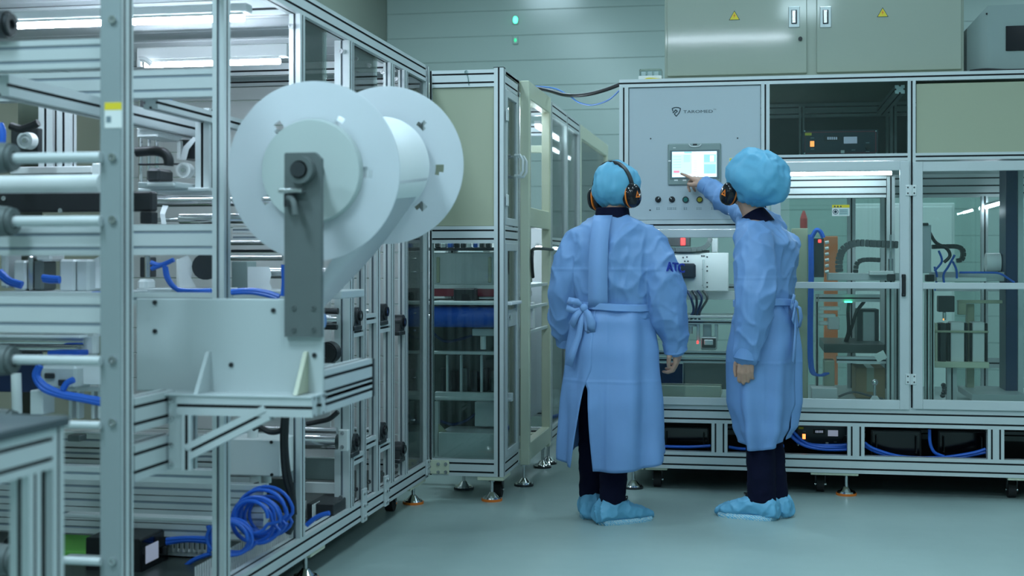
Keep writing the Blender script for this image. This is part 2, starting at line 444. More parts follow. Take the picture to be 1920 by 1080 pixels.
# ================================================================ the room
struct('floor', MB().box(ROOM_X0-.2, ROOM_X1+.2, ROOM_Y0-.2, ROOM_Y1+.2, -0.1, 0), 'floor_epoxy')
struct('ceiling', MB().box(ROOM_X0-.2, ROOM_X1+.2, ROOM_Y0-.2, ROOM_Y1+.2, ROOM_Z, ROOM_Z+.1), 'white_paint')
wb = struct('wall_back', MB().box(ROOM_X0-.2, ROOM_X1+.2, ROOM_Y1+.03, ROOM_Y1+.15, 0, ROOM_Z), 'wall_panel')
H = 0.246; zz = 0.0
while zz < ROOM_Z - 0.01:                      # horizontal wall boards with open joints
    MB().cbox(ROOM_X0, ROOM_X1, ROOM_Y1-.004*random.random(), ROOM_Y1+.03, zz+.001, min(zz+H, ROOM_Z)-.001, 0.003).build('wall_board', 'wall_panel', wb)
    zz += H
for py, s in ((38, 1.0), (76, .55)):  # green reflections in the wall, built as glowing spots
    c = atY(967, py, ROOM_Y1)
    t = thing('wall_reflection', 'small green glowing spot standing in for a reflection in the far wall' + (', the brighter upper one' if s == 1 else ', the dimmer lower one'), 'lamp', c)
    MB().cbox(c.x-.028, c.x+.028, ROOM_Y1-.02, ROOM_Y1-.004, c.z-.04, c.z+.04, .006).build('reflection_base', 'wall_panel', t)
    MB().ell((c.x, ROOM_Y1-.022, c.z), (.022*s, .012, .034*s)).build('reflection_spot', 'green_glow' if s == 1 else 'reflection_green_dim', t, smooth=True)
struct('wall_left', MB().box(ROOM_X0-.15, ROOM_X0, ROOM_Y0, ROOM_Y1, 0, ROOM_Z), 'wall_olive')
struct('wall_right', MB().box(ROOM_X1, ROOM_X1+.15, ROOM_Y0, ROOM_Y1, 0, ROOM_Z), 'wall_panel')
struct('wall_front', MB().box(ROOM_X0-.2, ROOM_X1+.2, ROOM_Y0-.15, ROOM_Y0, 0, ROOM_Z), 'wall_panel')
for i, (x, y) in enumerate(PANEL_SPOTS):
    t = thing('ceiling_light', 'flat white rectangular light panel on the clean-room ceiling', 'lamp', (x, y, ROOM_Z-.06), 'ceiling light panels')
    if i == 0:
        m = MB(); m.box(x-.32, x+.32, y-.62, y-.58, ROOM_Z-.06, ROOM_Z); m.box(x-.32, x+.32, y+.58, y+.62, ROOM_Z-.06, ROOM_Z)
        m.box(x-.32, x-.28, y-.58, y+.58, ROOM_Z-.06, ROOM_Z); m.box(x+.28, x+.32, y-.58, y+.58, ROOM_Z-.06, ROOM_Z)
        fr = m.build('lamp_frame', 'white_paint', t)
        df = MB().box(x-.28, x+.28, y-.58, y+.58, ROOM_Z-.05, ROOM_Z-.02).build('diffuser', 'ceiling_diffuser', t)
    else:
        for src in (fr, df): dup_child(src, t)

# pendant tube lamp over the aisle (its streak shows in the cabinet door)
PLx0, PLx1, PLy, PLz = -0.95, 0.28, 2.7, 3.22
pt_ = thing('pendant_lamp', 'long tube lamp hung on two rods over the aisle', 'lamp', ((PLx0+PLx1)/2, PLy, PLz))
MB().cyl((PLx0, PLy, PLz), (PLx1, PLy, PLz), .016, n=14).build('lamp_tube', 'led', pt_, smooth=True)
MB().cbox(PLx0-.03, PLx1+.03, PLy-.04, PLy+.04, PLz+.022, PLz+.075, .006).build('lamp_housing', 'plastic_white', pt_)
for x in (PLx0+.2, PLx1-.2): MB().cyl((x, PLy, PLz+.075), (x, PLy, ROOM_Z), .006, n=8).build('hanging_rod', 'steel', pt_)

# ================================================================ machine on the right
YR = 7.26; YB = YR + 1.25
X0R, X1R = atY(1161, 0, YR).x, 2.35
def XR(px): return atY(px, 0, YR).x
def ZR(py, px=1300): return atY(px, py, YR).z
RM = thing('assembly_machine', 'long glazed assembly machine with touch-screen panel behind the two people', 'machine', ((X0R+X1R)/2, YR+.6, 0))
Z_TOP = ZR(146); Z_TOPB = ZR(161)
Z_BASE = ZR(878, 1250); Z_B1 = ZR(846, 1250); Z_U0 = ZR(792, 1250); Z_DECK = ZR(760, 1250)
W = 0.048
cols = [(X0R, XR(1178)), (XR(1427), XR(1443)), (XR(1702), XR(1717)), (1.98, 2.03), (X1R-.05, X1R)]
for i, (a, b) in enumerate(cols):
    post(RM, a, b, YR, YR+W, Z_DECK, Z_TOPB)
    post(RM, a, b, YB-W, YB, Z_DECK, Z_TOPB)
def xbeam(par, x0, x1, y0, y1, z0, z1, name='frame_beam'):
    return beam(par, (x0, (y0+y1)/2, (z0+z1)/2), (x1, (y0+y1)/2, (z0+z1)/2), y1-y0, z1-z0, (0,0,1), name)
def ybeam(par, x0, x1, y0, y1, z0, z1, name='frame_beam'):
    return beam(par, ((x0+x1)/2, y0, (z0+z1)/2), ((x0+x1)/2, y1, (z0+z1)/2), x1-x0, z1-z0, (0,0,1), name)
for ya, yb in ((YR, YR+W), (YB-W, YB)):
    xbeam(RM, X0R, X1R, ya, yb, Z_TOPB, Z_TOP)
    xbeam(RM, X0R, X1R, ya, yb, Z_U0, Z_DECK)
    xbeam(RM, X0R, X1R, ya, yb, Z_BASE, Z_B1)
for x in (X0R, X1R-.05):
    ybeam(RM, x, x+.05, YR+W, YB-W, Z_TOPB, Z_TOP); ybeam(RM, x, x+.05, YR+W, YB-W, Z_BASE, Z_B1)
    ybeam(RM, x, x+.05, YR+W, YB-W, Z_U0, Z_DECK)
Z_MID = ZR(413); Z_MIDB = ZR(430); Z_SH, Z_SHB = ZR(289, 1570), ZR(302, 1570)
xbeam(RM, cols[0][1], cols[1][0], YR, YR+W, Z_MIDB, Z_MID)
xbeam(RM, cols[1][1], cols[2][0], YR, YR+W, Z_SHB, Z_SH)
xbeam(RM, cols[2][1], X1R-.05, YR, YR+W, Z_SHB, Z_SH)
for a, b in ((1334, 1364), (1589, 1621), (1852, 1883), (1165, 1190)):
    post(RM, XR(a), XR(b), YR, YR+W, Z_B1, Z_U0)
panel(RM, X0R+.01, X1R-.01, YR+.002, YB-.002, Z_DECK-.004, Z_DECK+.012, 'grey_plate', 'deck_plate')
panel(RM, X0R+.01, X1R-.01, YR+.01, YB-.01, Z_BASE+.02, Z_BASE+.035, 'dark_steel', 'base_tray')
panel(RM, X0R+.01, X1R-.01, YR+W, YB-.01, Z_TOP-.012, Z_TOP+.0, 'panel_beige', 'roof_panel')
panel(RM, cols[1][1], X1R-.05, YR+W, YB-.01, Z_SHB, Z_SHB+.012, 'grey_plate', 'shelf_plate')
panel(RM, X0R+.012, X0R+.03, YR+W, YB-W, Z_MID, Z_TOPB, 'panel_beige', 'end_panel')
panel(RM, X0R+.05, X1R-.05, YB-.02, YB-.008, Z_SH, Z_TOPB, 'dark_panel', 'back_panel')
panel(RM, X0R+.05, X1R-.05, YB-.02, YB-.008, Z_B1, Z_U0, 'dark_panel', 'back_panel')
MB().box(X0R+.012, X0R+.018, YR+W, YB-W, Z_DECK, Z_MID).build('side_pane', 'glass_clear', RM)
# control panel plate
cp = MB().pbox(1179, 1426.5, 162, 412.5, YR+.010, .02, .004).build('control_panel', 'panel_white', RM); cp['label'] = 'white control panel plate'
def P(px, py, dy=0.0): return atY(px, py, YR+dy)
YP = YR + .010
hm = MB(); hm.pbox(1252, 1352, 269, 347, YP-.012, .014, .006)
hmi = hm.build('touch_screen', 'bezel' if 'bezel' in MATS else 'grey_plate', cp); hmi['label'] = 'touch screen in a grey-green bezel'
mat('bezel', (0.26, 0.33, 0.32), 0.4); mat('bezel_dark', (0.13, 0.18, 0.19), 0.4)
hmi.data.materials[0] = MATS['bezel']
MB().pbox(1256, 1349, 281, 336, YP-.0135, .003, .001).build('screen_surround', 'bezel_dark', cp)
mat('screen_glow', (0.5, 0.7, 0.8), 0.2, emit=(0.52, 0.80, 0.97), es=1.0); mat('screen_white', (0.6,0.7,0.8), 0.2, emit=(0.78, 0.93, 1.0), es=1.05)
mat('screen_blue', (0.3,0.5,0.8), 0.2, emit=(0.30, 0.62, 0.95), es=0.95); mat('screen_red', (0.7,0.2,0.3), 0.2, emit=(0.95, 0.25, 0.36), es=0.9)
mat('screen_cyan', (0.4,0.7,0.8), 0.2, emit=(0.42, 0.78, 0.95), es=1.0)
sc = MB().pbox(1260, 1344, 284, 332, YP-.0145, .002, .0003).build('screen', 'screen_glow', cp)
def scr(a, b, c, d, m, k=0): MB().pbox(a, b, c, d, YP-.0151-k*.0002, .0006, .0001).build('screen_block', m, cp)
scr(1260.5, 1343.5, 284.5, 289, 'screen_white'); scr(1283, 1297, 284.5, 287.5, 'screen_blue', 1); scr(1260.5, 1343.5, 326.5, 331.5, 'screen_white')
scr(1297, 1319, 289.5, 326, 'screen_white'); scr(1320, 1342, 290, 304, 'screen_blue'); scr(1331, 1339, 291, 303, 'screen_white', 1)
scr(1320, 1342, 308, 325, 'screen_blue'); scr(1263, 1274, 320, 324, 'screen_red'); scr(1282, 1294, 290, 304, 'screen_cyan')
for k in range(6): scr(1300, 1308, 301+k*4, 302+k*4, 'screen_cyan', 1)
for k in range(5): scr(1262, 1277, 293+k*5, 294.6+k*5, 'screen_cyan', 1)
m = MB(); m.tube([P(1291.5, 270, -.006), P(1295, 274, -.006), P(1303, 275, -.006), P(1311, 274, -.006), P(1315, 270, -.006)], .003, 6); m.build('bezel_latch', 'plastic_white', cp)
MB().pbox(1299, 1307, 269.5, 272.5, YP-.014, .004).build('latch_button', 'black', cp)
MB().pbox(1262, 1267, 276.5, 278, YP-.013, .003, .0005).build('bezel_mark', 'plastic_white', cp)
MB().pbox(1253, 1258, 300.5, 303, YP-.0145, .003, .0005).build('bezel_mark', 'plastic_white', cp)
for a in (1264, 1280, 1336): MB().pbox(a, a+7, 336.5, 339.5, YP-.0135, .003, .001).build('bezel_mark', 'plastic_white', cp)
# knobs and buttons
def selector(px, ang):
    c = P(px, 374, .010); m = MB(); m.ring(c, c-Vector((0,.006,0)), .0165, .013, 24); m.cyl(c, c-Vector((0,.014,0)), .0135, .0125, 24)
    k = m.build('selector_knob', 'black', cp, smooth=True)
    R = Matrix.Rotation(ang, 3, 'Y')
    MB().obox(c-Vector((0,.018,0)), (.007, .010, .025), R).build('knob_bar', 'black', k)
    MB().obox(c-Vector((0,.0235,0))+R@Vector((0,0,.007)), (.003, .001, .011), R).build('knob_pointer', 'plastic_white', k)
selector(1234, .65); selector(1260, -.75)
def button(px, mm):
    c = P(px, 374.5, .010); m = MB(); m.ring(c, c-Vector((0,.007,0)), .0175, .0135, 24)
    k = m.build('push_button', 'dark_steel', cp, smooth=True)
    m = MB(); m.cyl(c, c-Vector((0,.011,0)), .0135, .0120, 24); m.build('button_cap', mm, k, smooth=True)
mat('button_green', (0.01, 0.17, 0.15), 0.3); mat('button_yellow', (0.42, 0.36, 0.02), 0.4); mat('button_red', (.4,.02,.02), .4)
button(1285.5, 'button_green'); button(1312, 'button_yellow'); button(1338, 'button_red')
mat('ink_soft', (0.18, 0.24, 0.27), 0.5)
for px, s in ((1234, 2), (1260, 5), (1285.5, 2), (1311, 3), (1337, 2)):     # small worn legends under the knobs
    for k in range(s):
        w = 3.6; a = px - s*w/2 + k*w
        m = MB()
        m.pbox(a+.3, a+w-.9, 389.2, 389.9, YP-.0008, .0012, .0001); m.pbox(a+.3, a+w-.9, 392.0, 392.7, YP-.0008, .0012, .0001)
        m.pbox(a+1.0+(k%2)*.6, a+1.6+(k%2)*.6, 389.0, 393.4, YP-.0008, .0012, .0001)
        m.build('legend_character', 'ink_soft', cp)
for px, py in ((1220, 260), (1383, 259), (1219, 394)): bolt_y(cp, *P(px, py, .010), .004, 'screw', 'dark_steel')
MB().pbox(1367, 1374, 296, 314, YP-.001, .002, .0003).build('warning_sticker', 'paper', cp)
MB().pbox(1368, 1373.5, 297, 302, YP-.0015, .002, .0003).build('sticker_band', 'yellow', cp)
# logo
def flat(parent, name, pts, m, Y=YP):
    MB().prism([atY(a, b, Y-.0008) for a, b in pts], (0, .001, 0)).build(name, m, parent)
def stroke(pts, w, Y, closed=False):
    mb = MB(); q = [atY(a, b, Y-.0004) for a, b in pts]
    for i in range(len(q)-1):
        d = q[i+1]-q[i]; n = Vector((-d.z, 0, d.x)).normalized()*w/2; e = d.normalized()*w*.25
        mb.prism([q[i]-e+n, q[i+1]+e+n, q[i+1]+e-n, q[i]-e-n], (0, -.0005, 0))
    return mb
LX = lambda x: 1250 + x*110/1920
LY = lambda y: 190 + y*40/698
shield = [(205,320),(180,240),(240,210),(315,200),(390,208),(450,235),(440,300),(400,390),(315,490),(255,420),(275,385),(330,350)]
stroke([(LX(a), LY(b)) for a, b in shield], .0052, YP).build('logo_shield', 'ink', cp)
stroke([(LX(a), LY(b)) for a, b in [(210,375),(295,285),(350,330)]], .0065, YP).build('logo_shield', 'ink', cp)
pt = atY(1309, 209.5, YP-.0008)
text_mesh('logo_lettering', 'TAROMED', .0225, Matrix.Translation(pt) @ FACE_CAM @ Matrix.Diagonal((1.5, 1, 1, 1)), 'ink', cp, .0003)
pt = atY(1340, 205.3, YP-.0008)
text_mesh('logo_lettering', 'TM', .0085, Matrix.Translation(pt) @ FACE_CAM @ Matrix.Diagonal((1.3, 1, 1, 1)), 'ink', cp, .0003)
# right upper panel, window bay glass
MB().pbox(1718, 2080, 153, 288, YR+.012, .012, .003).build('cover_panel', 'panel_beige', RM)
x0, x1, z0, z1 = rect(1443, 1702, 156, 289, YR)
MB().box(x0, x1, YR+.014, YR+.019, Z_SH, Z_TOPB).build('window_pane', 'glass_smoke', RM)
# frame inside the window bay
xbeam(RM, cols[1][1]-.05, cols[2][0]+.12, YB-.10, YB-.055, atY(1570,222,YB).z, atY(1570,197,YB).z)
post(RM, atY(1497,0,YB).x, atY(1507,0,YB).x, YB-.15, YB-.10, Z_SH, Z_TOPB)
post(RM, atY(1668,0,YB-.3).x, atY(1680,0,YB-.3).x, YB-.35, YB-.30, Z_SH, Z_TOPB)
ybeam(RM, cols[2][0]-.06, cols[2][0]-.01, YR+W, YB-.05, Z_TOPB-.06, Z_TOPB-.015)
# feet and casters
def caster(par, x, y, ztop):
    m = MB(); m.cbox(x-.035, x+.035, y-.035, y+.035, ztop-.008, ztop, .002)
    m.prism([(x-.028,y-.03,ztop-.008),(x-.028,y+.03,ztop-.008),(x-.028,y+.025,.045),(x-.028,y-.005,.045)], (.006,0,0))
    m.prism([(x+.022,y-.03,ztop-.008),(x+.022,y+.03,ztop-.008),(x+.022,y+.025,.045),(x+.022,y-.005,.045)], (.006,0,0))
    c = m.build('caster', 'dark_steel', par)
    m = MB(); m.cyl((x-.020,y+.01,.042), (x+.020,y+.01,.042), .042, n=24); w = m.build('wheel', 'rubber', c, smooth=True)
    m = MB(); m.cyl((x-.030,y+.01,.042), (x+.032,y+.01,.042), .009, n=12); m.build('axle', 'chrome', c, smooth=True)
    return c
def foot(par, x, y, ztop, orange=False):
    m = MB(); m.cyl((x,y,.028), (x,y,ztop), .009, n=12); m.cyl((x,y,ztop-.014), (x,y,ztop-.002), .018, n=6)
    f = m.build('levelling_foot', 'steel', par, smooth=True)
    m = MB(); m.cyl((x,y,.012), (x,y,.020), .050, .046, 28); m.cyl((x,y,.020), (x,y,.045), .036, .014, 24); m.build('foot_plate', 'chrome', f, smooth=True)
    m = MB(); m.cyl((x,y,.0), (x,y,.012), .054, n=28); m.build('foot_pad', 'orange' if orange else 'dark_steel', f, smooth=True)
    return f
for px in (1230, 1540, 1905): caster(RM, XR(px), YR+.12, Z_BASE)
for px, o in ((1186, 0), (1588, 1), (1960, 1)): foot(RM, XR(px), YR+.05, Z_BASE, o)
for px in (1250, 1640): caster(RM, XR(px), YB-.12, Z_BASE); foot(RM, XR(px+60), YB-.06, Z_BASE, 0)
for px in (1186, 1230): panel(RM, XR(px)-.06, XR(px)+.06, YR+.005, YR+.18, Z_BASE-.012, Z_BASE, 'frame_cream', 'foot_bracket')
panel(RM, XR(1520), XR(1610), YR+.005, YR+.18, Z_BASE-.014, Z_BASE, 'frame_cream', 'foot_bracket')
panel(RM, XR(1890), XR(1965), YR+.005, YR+.18, Z_BASE-.014, Z_BASE, 'frame_cream', 'foot_bracket')

# glazed doors
def glazed_door(px0, px1, pya, pyb, st, mid=None, gl='glass_clear', pxr=1600, handle=None, ydepth=.022):
    xa, xb = XR(px0), XR(px1); zb, zt = ZR(pyb, pxr), ZR(pya, pxr); y0 = YR-.016; y1 = y0+ydepth; s = st
    m = MB(); m.cbox(xa, xa+s, y0, y1, zb, zt, .002); m.cbox(xb-s, xb, y0, y1, zb, zt, .002)
    m.cbox(xa+s, xb-s, y0, y1, zt-s, zt, .002); m.cbox(xa+s, xb-s, y0, y1, zb, zb+s, .002)
    d = m.build('glazed_door', 'alu', RM)
    MB().box(xa+s-.004, xb-s+.004, y0+.009, y0+.013, zb+s-.004, zt-s+.004).build('door_pane', gl, d)
    if mid: MB().cbox(xa+s, xb-s, y0, y1, ZR(mid[1], pxr), ZR(mid[0], pxr), .002).build('door_rail', 'alu', d)
    if handle:
        c = P(handle, 535, -.016); m = MB()
        m.cbox(c.x-.010, c.x+.010, c.y-.024, c.y-.012, c.z-.058, c.z+.058, .004); m.cbox(c.x-.010, c.x+.010, c.y-.013, c.y, c.z-.058, c.z-.040, .002); m.cbox(c.x-.010, c.x+.010, c.y-.013, c.y, c.z+.040, c.z+.058, .002)
        h = m.build('door_handle', 'black', d)
        for dz in (-.049, .049): bolt_y(d, c.x, c.y-.024, c.z+dz, .004, 'screw', 'dark_steel')
    return d
d1 = glazed_door(1446, 1705, 303, 766, .05, (529, 541), pxr=1600, handle=1694)
d2 = glazed_door(1711, 1990, 303, 768, .05, (530, 542), pxr=1800)
d3 = glazed_door(1180, 1441, 431, 759, .042, None, 'glass_clear', pxr=1300)
for d, py in ((d2, 357), (d2, 711)):
    c = P(1708, py, -.016); m = MB()
    m.cbox(c.x-.028, c.x-.004, c.y-.006, c.y, c.z-.028, c.z+.028, .002); m.cbox(c.x+.004, c.x+.028, c.y-.006, c.y, c.z-.028, c.z+.028, .002); m.cyl((c.x, c.y-.005, c.z-.028), (c.x, c.y-.005, c.z+.028), .006, n=12)
    h = m.build('hinge', 'alu_bright', d)
    for i in (-1,1):
        for j in (-1,1): bolt_y(d, c.x+i*.016, c.y-.006, c.z+j*.015, .004, 'screw', 'dark_steel')
def warning_label(par, px0, px1, py0, py1, Y):
    w = px1-px0; h = py1-py0
    s = MB().pbox(px0, px1, py0, py1, Y-.001, .0015, .0002).build('warning_sticker', 'paper', par)
    MB().pbox(px0, px1, py0, py0+h*.26, Y-.0016, .001, .0001).build('sticker_band', 'yellow', s)
    for k in range(3): flat(s, 'sticker_mark', [(px0+w*(.10+.17*k), py0+h*.22), (px0+w*(.16+.17*k), py0+h*.04), (px0+w*(.22+.17*k), py0+h*.22)], 'ink', Y-.0018)
    c = atY(px0+w*.2, py0+h*.62, Y-.0018); r = abs(atY(px0+w*.16,0,Y).x-atY(px0,0,Y).x)
    MB().ring(c, c+Vector((0,-.0004,0)), r, r*.8, 20).build('sticker_mark', 'ink', s); MB().cyl(c, c+Vector((0,-.0005,0)), r*.55, n=7).build('sticker_mark', 'ink', s)
    MB().pbox(px0+w*.4, px0+w*.93, py0+h*.36, py0+h*.92, Y-.0016, .0008, .0001).build('sticker_text_field', 'ink_pale' if 'ink_pale' in MATS else 'paper', s)
    for k in range(3): MB().pbox(px0+w*.44, px0+w*.88, py0+h*(.44+.15*k), py0+h*(.49+.15*k), Y-.0020, .0006, .0001).build('sticker_text_line', 'ink_soft', s)
mat('ink_pale', (0.42, 0.58, 0.56), 0.5)
warning_label(d1, 1560, 1593, 384, 405, YR-.007)

# inside: lamp tubes
def led_tube(par, p0, p1, r=.009, name='lamp_tube', em='led'):
    m = MB(); m.cyl(p0, p1, r, n=12); t = m.build(name, em, par, smooth=True)
    p0, p1 = Vector(p0), Vector(p1); up = Vector((0,0,1)); d = (p1-p0).normalized()
    side = d.cross(up).normalized()
    m = MB(); q = [p0+side*r*1.3+up*r*1.0, p0-side*r*1.3+up*r*1.0, p0-side*r*1.3+up*r*2.4, p0+side*r*1.3+up*r*2.4]
    m.prism(q, p1-p0); m.build('lamp_holder', 'plastic_white', t)
    return t
a, b = atY(1462, 327, YR+.16), atY(1672, 326, YR+.16); b.z = a.z
led_tube(RM, a, b, .0095)
led_tube(RM, atY(1847, 389, YB-.25), atY(1880, 380, YB-.28), .010)
led_tube(RM, atY(1806, 399, YB-.12), atY(1824, 394, YB-.14), .006)
# back frame seen through the doors
for (pa, pb) in ((1588, 1603), (1650, 1668), (1838, 1850)):
    post(RM, atY(pa,0,YB-.15).x, atY(pb,0,YB-.15).x, YB-.20, YB-.15, Z_DECK+.012, atY(1650, 372, YB).z)
zb0, zb1 = atY(1600, 372, YB).z, atY(1600, 330, YB).z
xbeam(RM, cols[1][1]-.4, X1R-.05, YB-W, YB, zb0, zb1)
YI = YR+.45
xbeam(RM, XR(1446), atY(1662,0,YI).x, YI, YI+.05, atY(1560,371,YI).z, atY(1560,331,YI).z)
post(RM, atY(1663,0,YI).x, atY(1678,0,YI).x, YI, YI+.05, Z_DECK+.012, atY(1670,331,YI).z)
zb0, zb1 = atY(1600, 545, YB).z, atY(1600, 533, YB).z
xbeam(RM, cols[1][1]-.4, X1R-.05, YB-W, YB, zb0, zb1)
for a, b in ((1480, 1660), (1700, 1850)):
    MB().box(atY(a,0,YB).x, atY(b,0,YB).x, YB-.004, YB, Z_DECK, atY(1600,372,YB).z).build('back_pane', 'glass_clear', RM)

# --- left door: columns, valve block, hoses, cable chain
def pb(name, m, px0, px1, py0, py1, Y, dep, par=None, c=.003, **k): return MB().pbox(px0, px1, py0, py1, Y, dep, c).build(name, m, par or RM, **k)
Y1 = YR + .25
pb('column', 'panel_beige', 1484, 1515, 428, 752, Y1, .12)
for k in range(4):
    x = 1517 + k*2.2
    m = MB(); m.tube([atY(x, 440, Y1), atY(x+.6, 520, Y1-.01), atY(x-1, 610, Y1), atY(x+1, 690, Y1-.01), atY(x+16, 704, Y1), atY(x+30, 700, Y1+.05)], .006, 8); m.build('air_hose', 'blue_hose', RM, smooth=True)
vb = pb('valve_block', 'dark_steel', 1525, 1545, 447, 520, Y1, .1)
pb('indicator', 'indicator_red', 1534, 1540, 449, 455, Y1-.004, .006, vb)
for k in range(6):
    c = atY(1547, 455+k*11, Y1+.02); MB().cyl(c, c+Vector((.02,0,.004)), .009, n=10).build('valve_fitting', 'alu_bright' if k % 2 else 'plastic_white', vb, smooth=True)
m = MB(); m.tube([atY(1522, 445, Y1), atY(1530, 432, Y1), atY(1538, 434, Y1), atY(1544, 446, Y1)], .012, 8); m.build('air_hose', 'blue_hose', RM, smooth=True)
def cable_chain(par, pts, wY, th=.028, m='dark_steel', step=.026):
    """a run of rigid chain links along a polyline in an XZ plane"""
    P_ = [Vector(p) for p in pts]; dense = []
    for i in range(len(P_)-1):
        a = P_[max(i-1,0)]; b = P_[i]; c = P_[i+1]; d = P_[min(i+2,len(P_)-1)]
        for k in range(12):
            t = k/12; dense.append(0.5*((2*b)+(c-a)*t+(2*a-5*b+4*c-d)*t*t+(3*b-a-3*c+d)*t**3))
    dense.append(P_[-1]); acc = 0; root = None; last = dense[0]; cnt = 0
    for q in dense[1:]:
        if (q-last).length >= step:
            d = (q-last).normalized(); ang = math.atan2(d.z, d.x); R = Matrix.Rotation(-ang, 3, 'Y')
            mb = MB(); mb.obox((last+q)/2, (step*1.12, wY, th*.86), R); mb.obox((last+q)/2, (step*.8, wY*1.04, th), R)
            o = mb.build('cable_chain' if root is None else 'chain_link', m, par if root is None else root)
            if root is None: root = o
            last = q
    return root
mat('chain_grey', (0.062, 0.080, 0.082), 0.55)
cable_chain(RM, [atY(1574, 510, Y1+.2), atY(1573, 490, Y1+.2), atY(1582, 466, Y1+.2), atY(1605, 456, Y1+.2), atY(1640, 457, Y1+.2), atY(1684, 459, Y1+.2)], .05, .04, 'chain_grey', .018)
cable_chain(RM, [atY(1604, 512, Y1+.35), atY(1607, 493, Y1+.35), atY(1622, 487, Y1+.35), atY(1655, 488, Y1+.35)], .05, .026, 'chain_grey', .018)
pb('linear_rail', 'grey_plate', 1552, 1690, 512, 526, Y1+.15, .12)
pb('rail_slide', 'alu_bright', 1630, 1676, 508, 516, Y1+.10, .05); pb('rail_slide', 'dark_steel', 1664, 1679, 514, 527, Y1+.08, .04)
m = MB(); c0 = atY(1670, 440, Y1+.12); c1 = atY(1670, 512, Y1+.12); m.cyl(c1, c0, .006, n=10); m.cyl(c1, atY(1670, 485, Y1+.12), .014, n=14); m.build('air_cylinder', 'steel', RM, smooth=True)
for a, b, yy in ((1663, 1676, .1), (1678, 1687, .18)):
    post(RM, atY(a,0,YR+yy).x, atY(b,0,YR+yy).x, YR+yy, YR+yy+.045, Z_DECK+.012, atY(1670, 541, YR+yy).z)
xbeam(RM, atY(1530,0,Y1+.3).x, atY(1650,0,Y1+.3).x, Y1+.3, Y1+.345, atY(1590,566,Y1+.3).z, atY(1590,552,Y1+.3).z)
post(RM, atY(1529,0,Y1+.3).x, atY(1535,0,Y1+.3).x, Y1+.3, Y1+.345, Z_DECK+.012, atY(1590,552,Y1+.3).z)
for k in range(3): pb('bracket_plate', 'alu_bright', 1535, 1575-8*(k%2), 575+k*14, 582+k*14, Y1+.32, .08)
pb('drive_box', 'white_paint', 1553, 1574, 595, 618, Y1+.3, .12)
pb('gearbox', 'dark_steel', 1607, 1648, 580, 645, Y1+.4, .2); pb('gearbox_cover', 'grey_plate', 1618, 1640, 585, 640, Y1+.39, .02)
m = MB(); m.tube([atY(1620, 566, Y1+.35), atY(1606, 585, Y1+.3), atY(1598, 610, Y1+.3), atY(1588, 640, Y1+.32)], .010, 8); m.build('cable', 'black', RM, smooth=True)
m = MB(); m.tube([atY(1592, 566, Y1+.35), atY(1590, 585, Y1+.3), atY(1591, 620, Y1+.3), atY(1585, 640, Y1+.32)], .010, 8); m.build('cable', 'black', RM, smooth=True)
pb('indicator', 'green_glow', 1583, 1598, 565, 567.5, Y1+.28, .01)
pb('lower_shelf', 'dark_panel', 1545, 1660, 645, 662, Y1+.1, .6)
xbeam(RM, atY(1568,0,Y1+.1).x, atY(1660,0,Y1+.1).x, Y1+.05, Y1+.1, atY(1610,680,Y1+.1).z, atY(1610,668,Y1+.1).z)
m = MB(); c = atY(1651, 668, YR+.02); m.obox(c, (.055, .002, .045), Matrix.Rotation(-.5, 3, 'Y')); m.build('paper_tag', 'paper', d1)
pb('junction_box', 'white_paint', 1522, 1570, 728, 751, YR+.12, .14)
pb('lower_block', 'panel_beige', 1545, 1565, 676, 730, Y1+.1, .15)
m = MB(); m.tube([atY(1572, 744, YR+.15), atY(1600, 735, YR+.15), atY(1630, 742, YR+.15), atY(1655, 748, YR+.15)], .006, 8); m.build('cable', 'dark_steel', RM, smooth=True)
c = atY(1640, 748, YR+.15); MB().cyl(c, c+Vector((0,0,.09)), .008, n=10).ell(c+Vector((0,0,.09)), (.018,.018,.018)).build('rod_end', 'steel', RM, smooth=True)
m = MB(); c = atY(1641, 752, YR+.1); m.prism([c+Vector((-.03,0,0)), c+Vector((.03,0,0)), c+Vector((.012,0,.026)), c+Vector((-.012,0,.026))], (0,.03,0)); m.build('clamp', 'plastic_white', RM)

# --- right door: feeder column, hoses, magazine, duct
pb('feeder_column', 'panel_white', 1727, 1746, 421, 512, YR+.2, .10); pb('feeder_cap', 'black', 1728, 1741, 418, 423, YR+.19, .08)
cable_chain(RM, [atY(1748, 463, YR+.3), atY(1770, 462, YR+.3), atY(1797, 463, YR+.3), atY(1806, 472, YR+.3), atY(1803, 487, YR+.3), atY(1788, 489, YR+.3)], .05, .024, 'black', .02)
m = MB(); m.tube([atY(1743, 436, YR+.25), atY(1755, 455, YR+.25), atY(1775, 466, YR+.25), atY(1781, 480, YR+.25), atY(1770, 492, YR+.25)], .009, 8); m.build('cable', 'black', RM, smooth=True)
for k, pts in enumerate(([(1760,470),(1766,490),(1752,508)], [(1790,478),(1778,500),(1769,516),(1772,540)], [(1786,490),(1793,505),(1794,522)], [(1799,511),(1850,511),(1875,513),(1893,524),(1902,530)], [(1752,500),(1757,520),(1752,545)])):
    m = MB(); m.tube([atY(a, b, YR+.28+.02*k) for a, b in pts], .006, 8); m.build('air_hose', 'blue_hose', RM, smooth=True)
pb('linear_rail', 'grey_plate', 1746, 1890, 510, 527, YR+.4, .1); pb('linear_rail', 'alu_bright', 1756, 1850, 520, 528, YR+.32, .06)
pb('motor_block', 'black', 1737, 1752, 515, 528, YR+.3, .08)
c = atY(1848, 492, YR+.5); e = atY(1875, 492, YR+.5); m = MB(); m.cyl(c, e, .052, n=24); m.build('feed_roller', 'plastic_white', RM, smooth=True); pb('roller_block', 'dark_steel', 1872, 1879, 477, 512, YR+.48, .1)
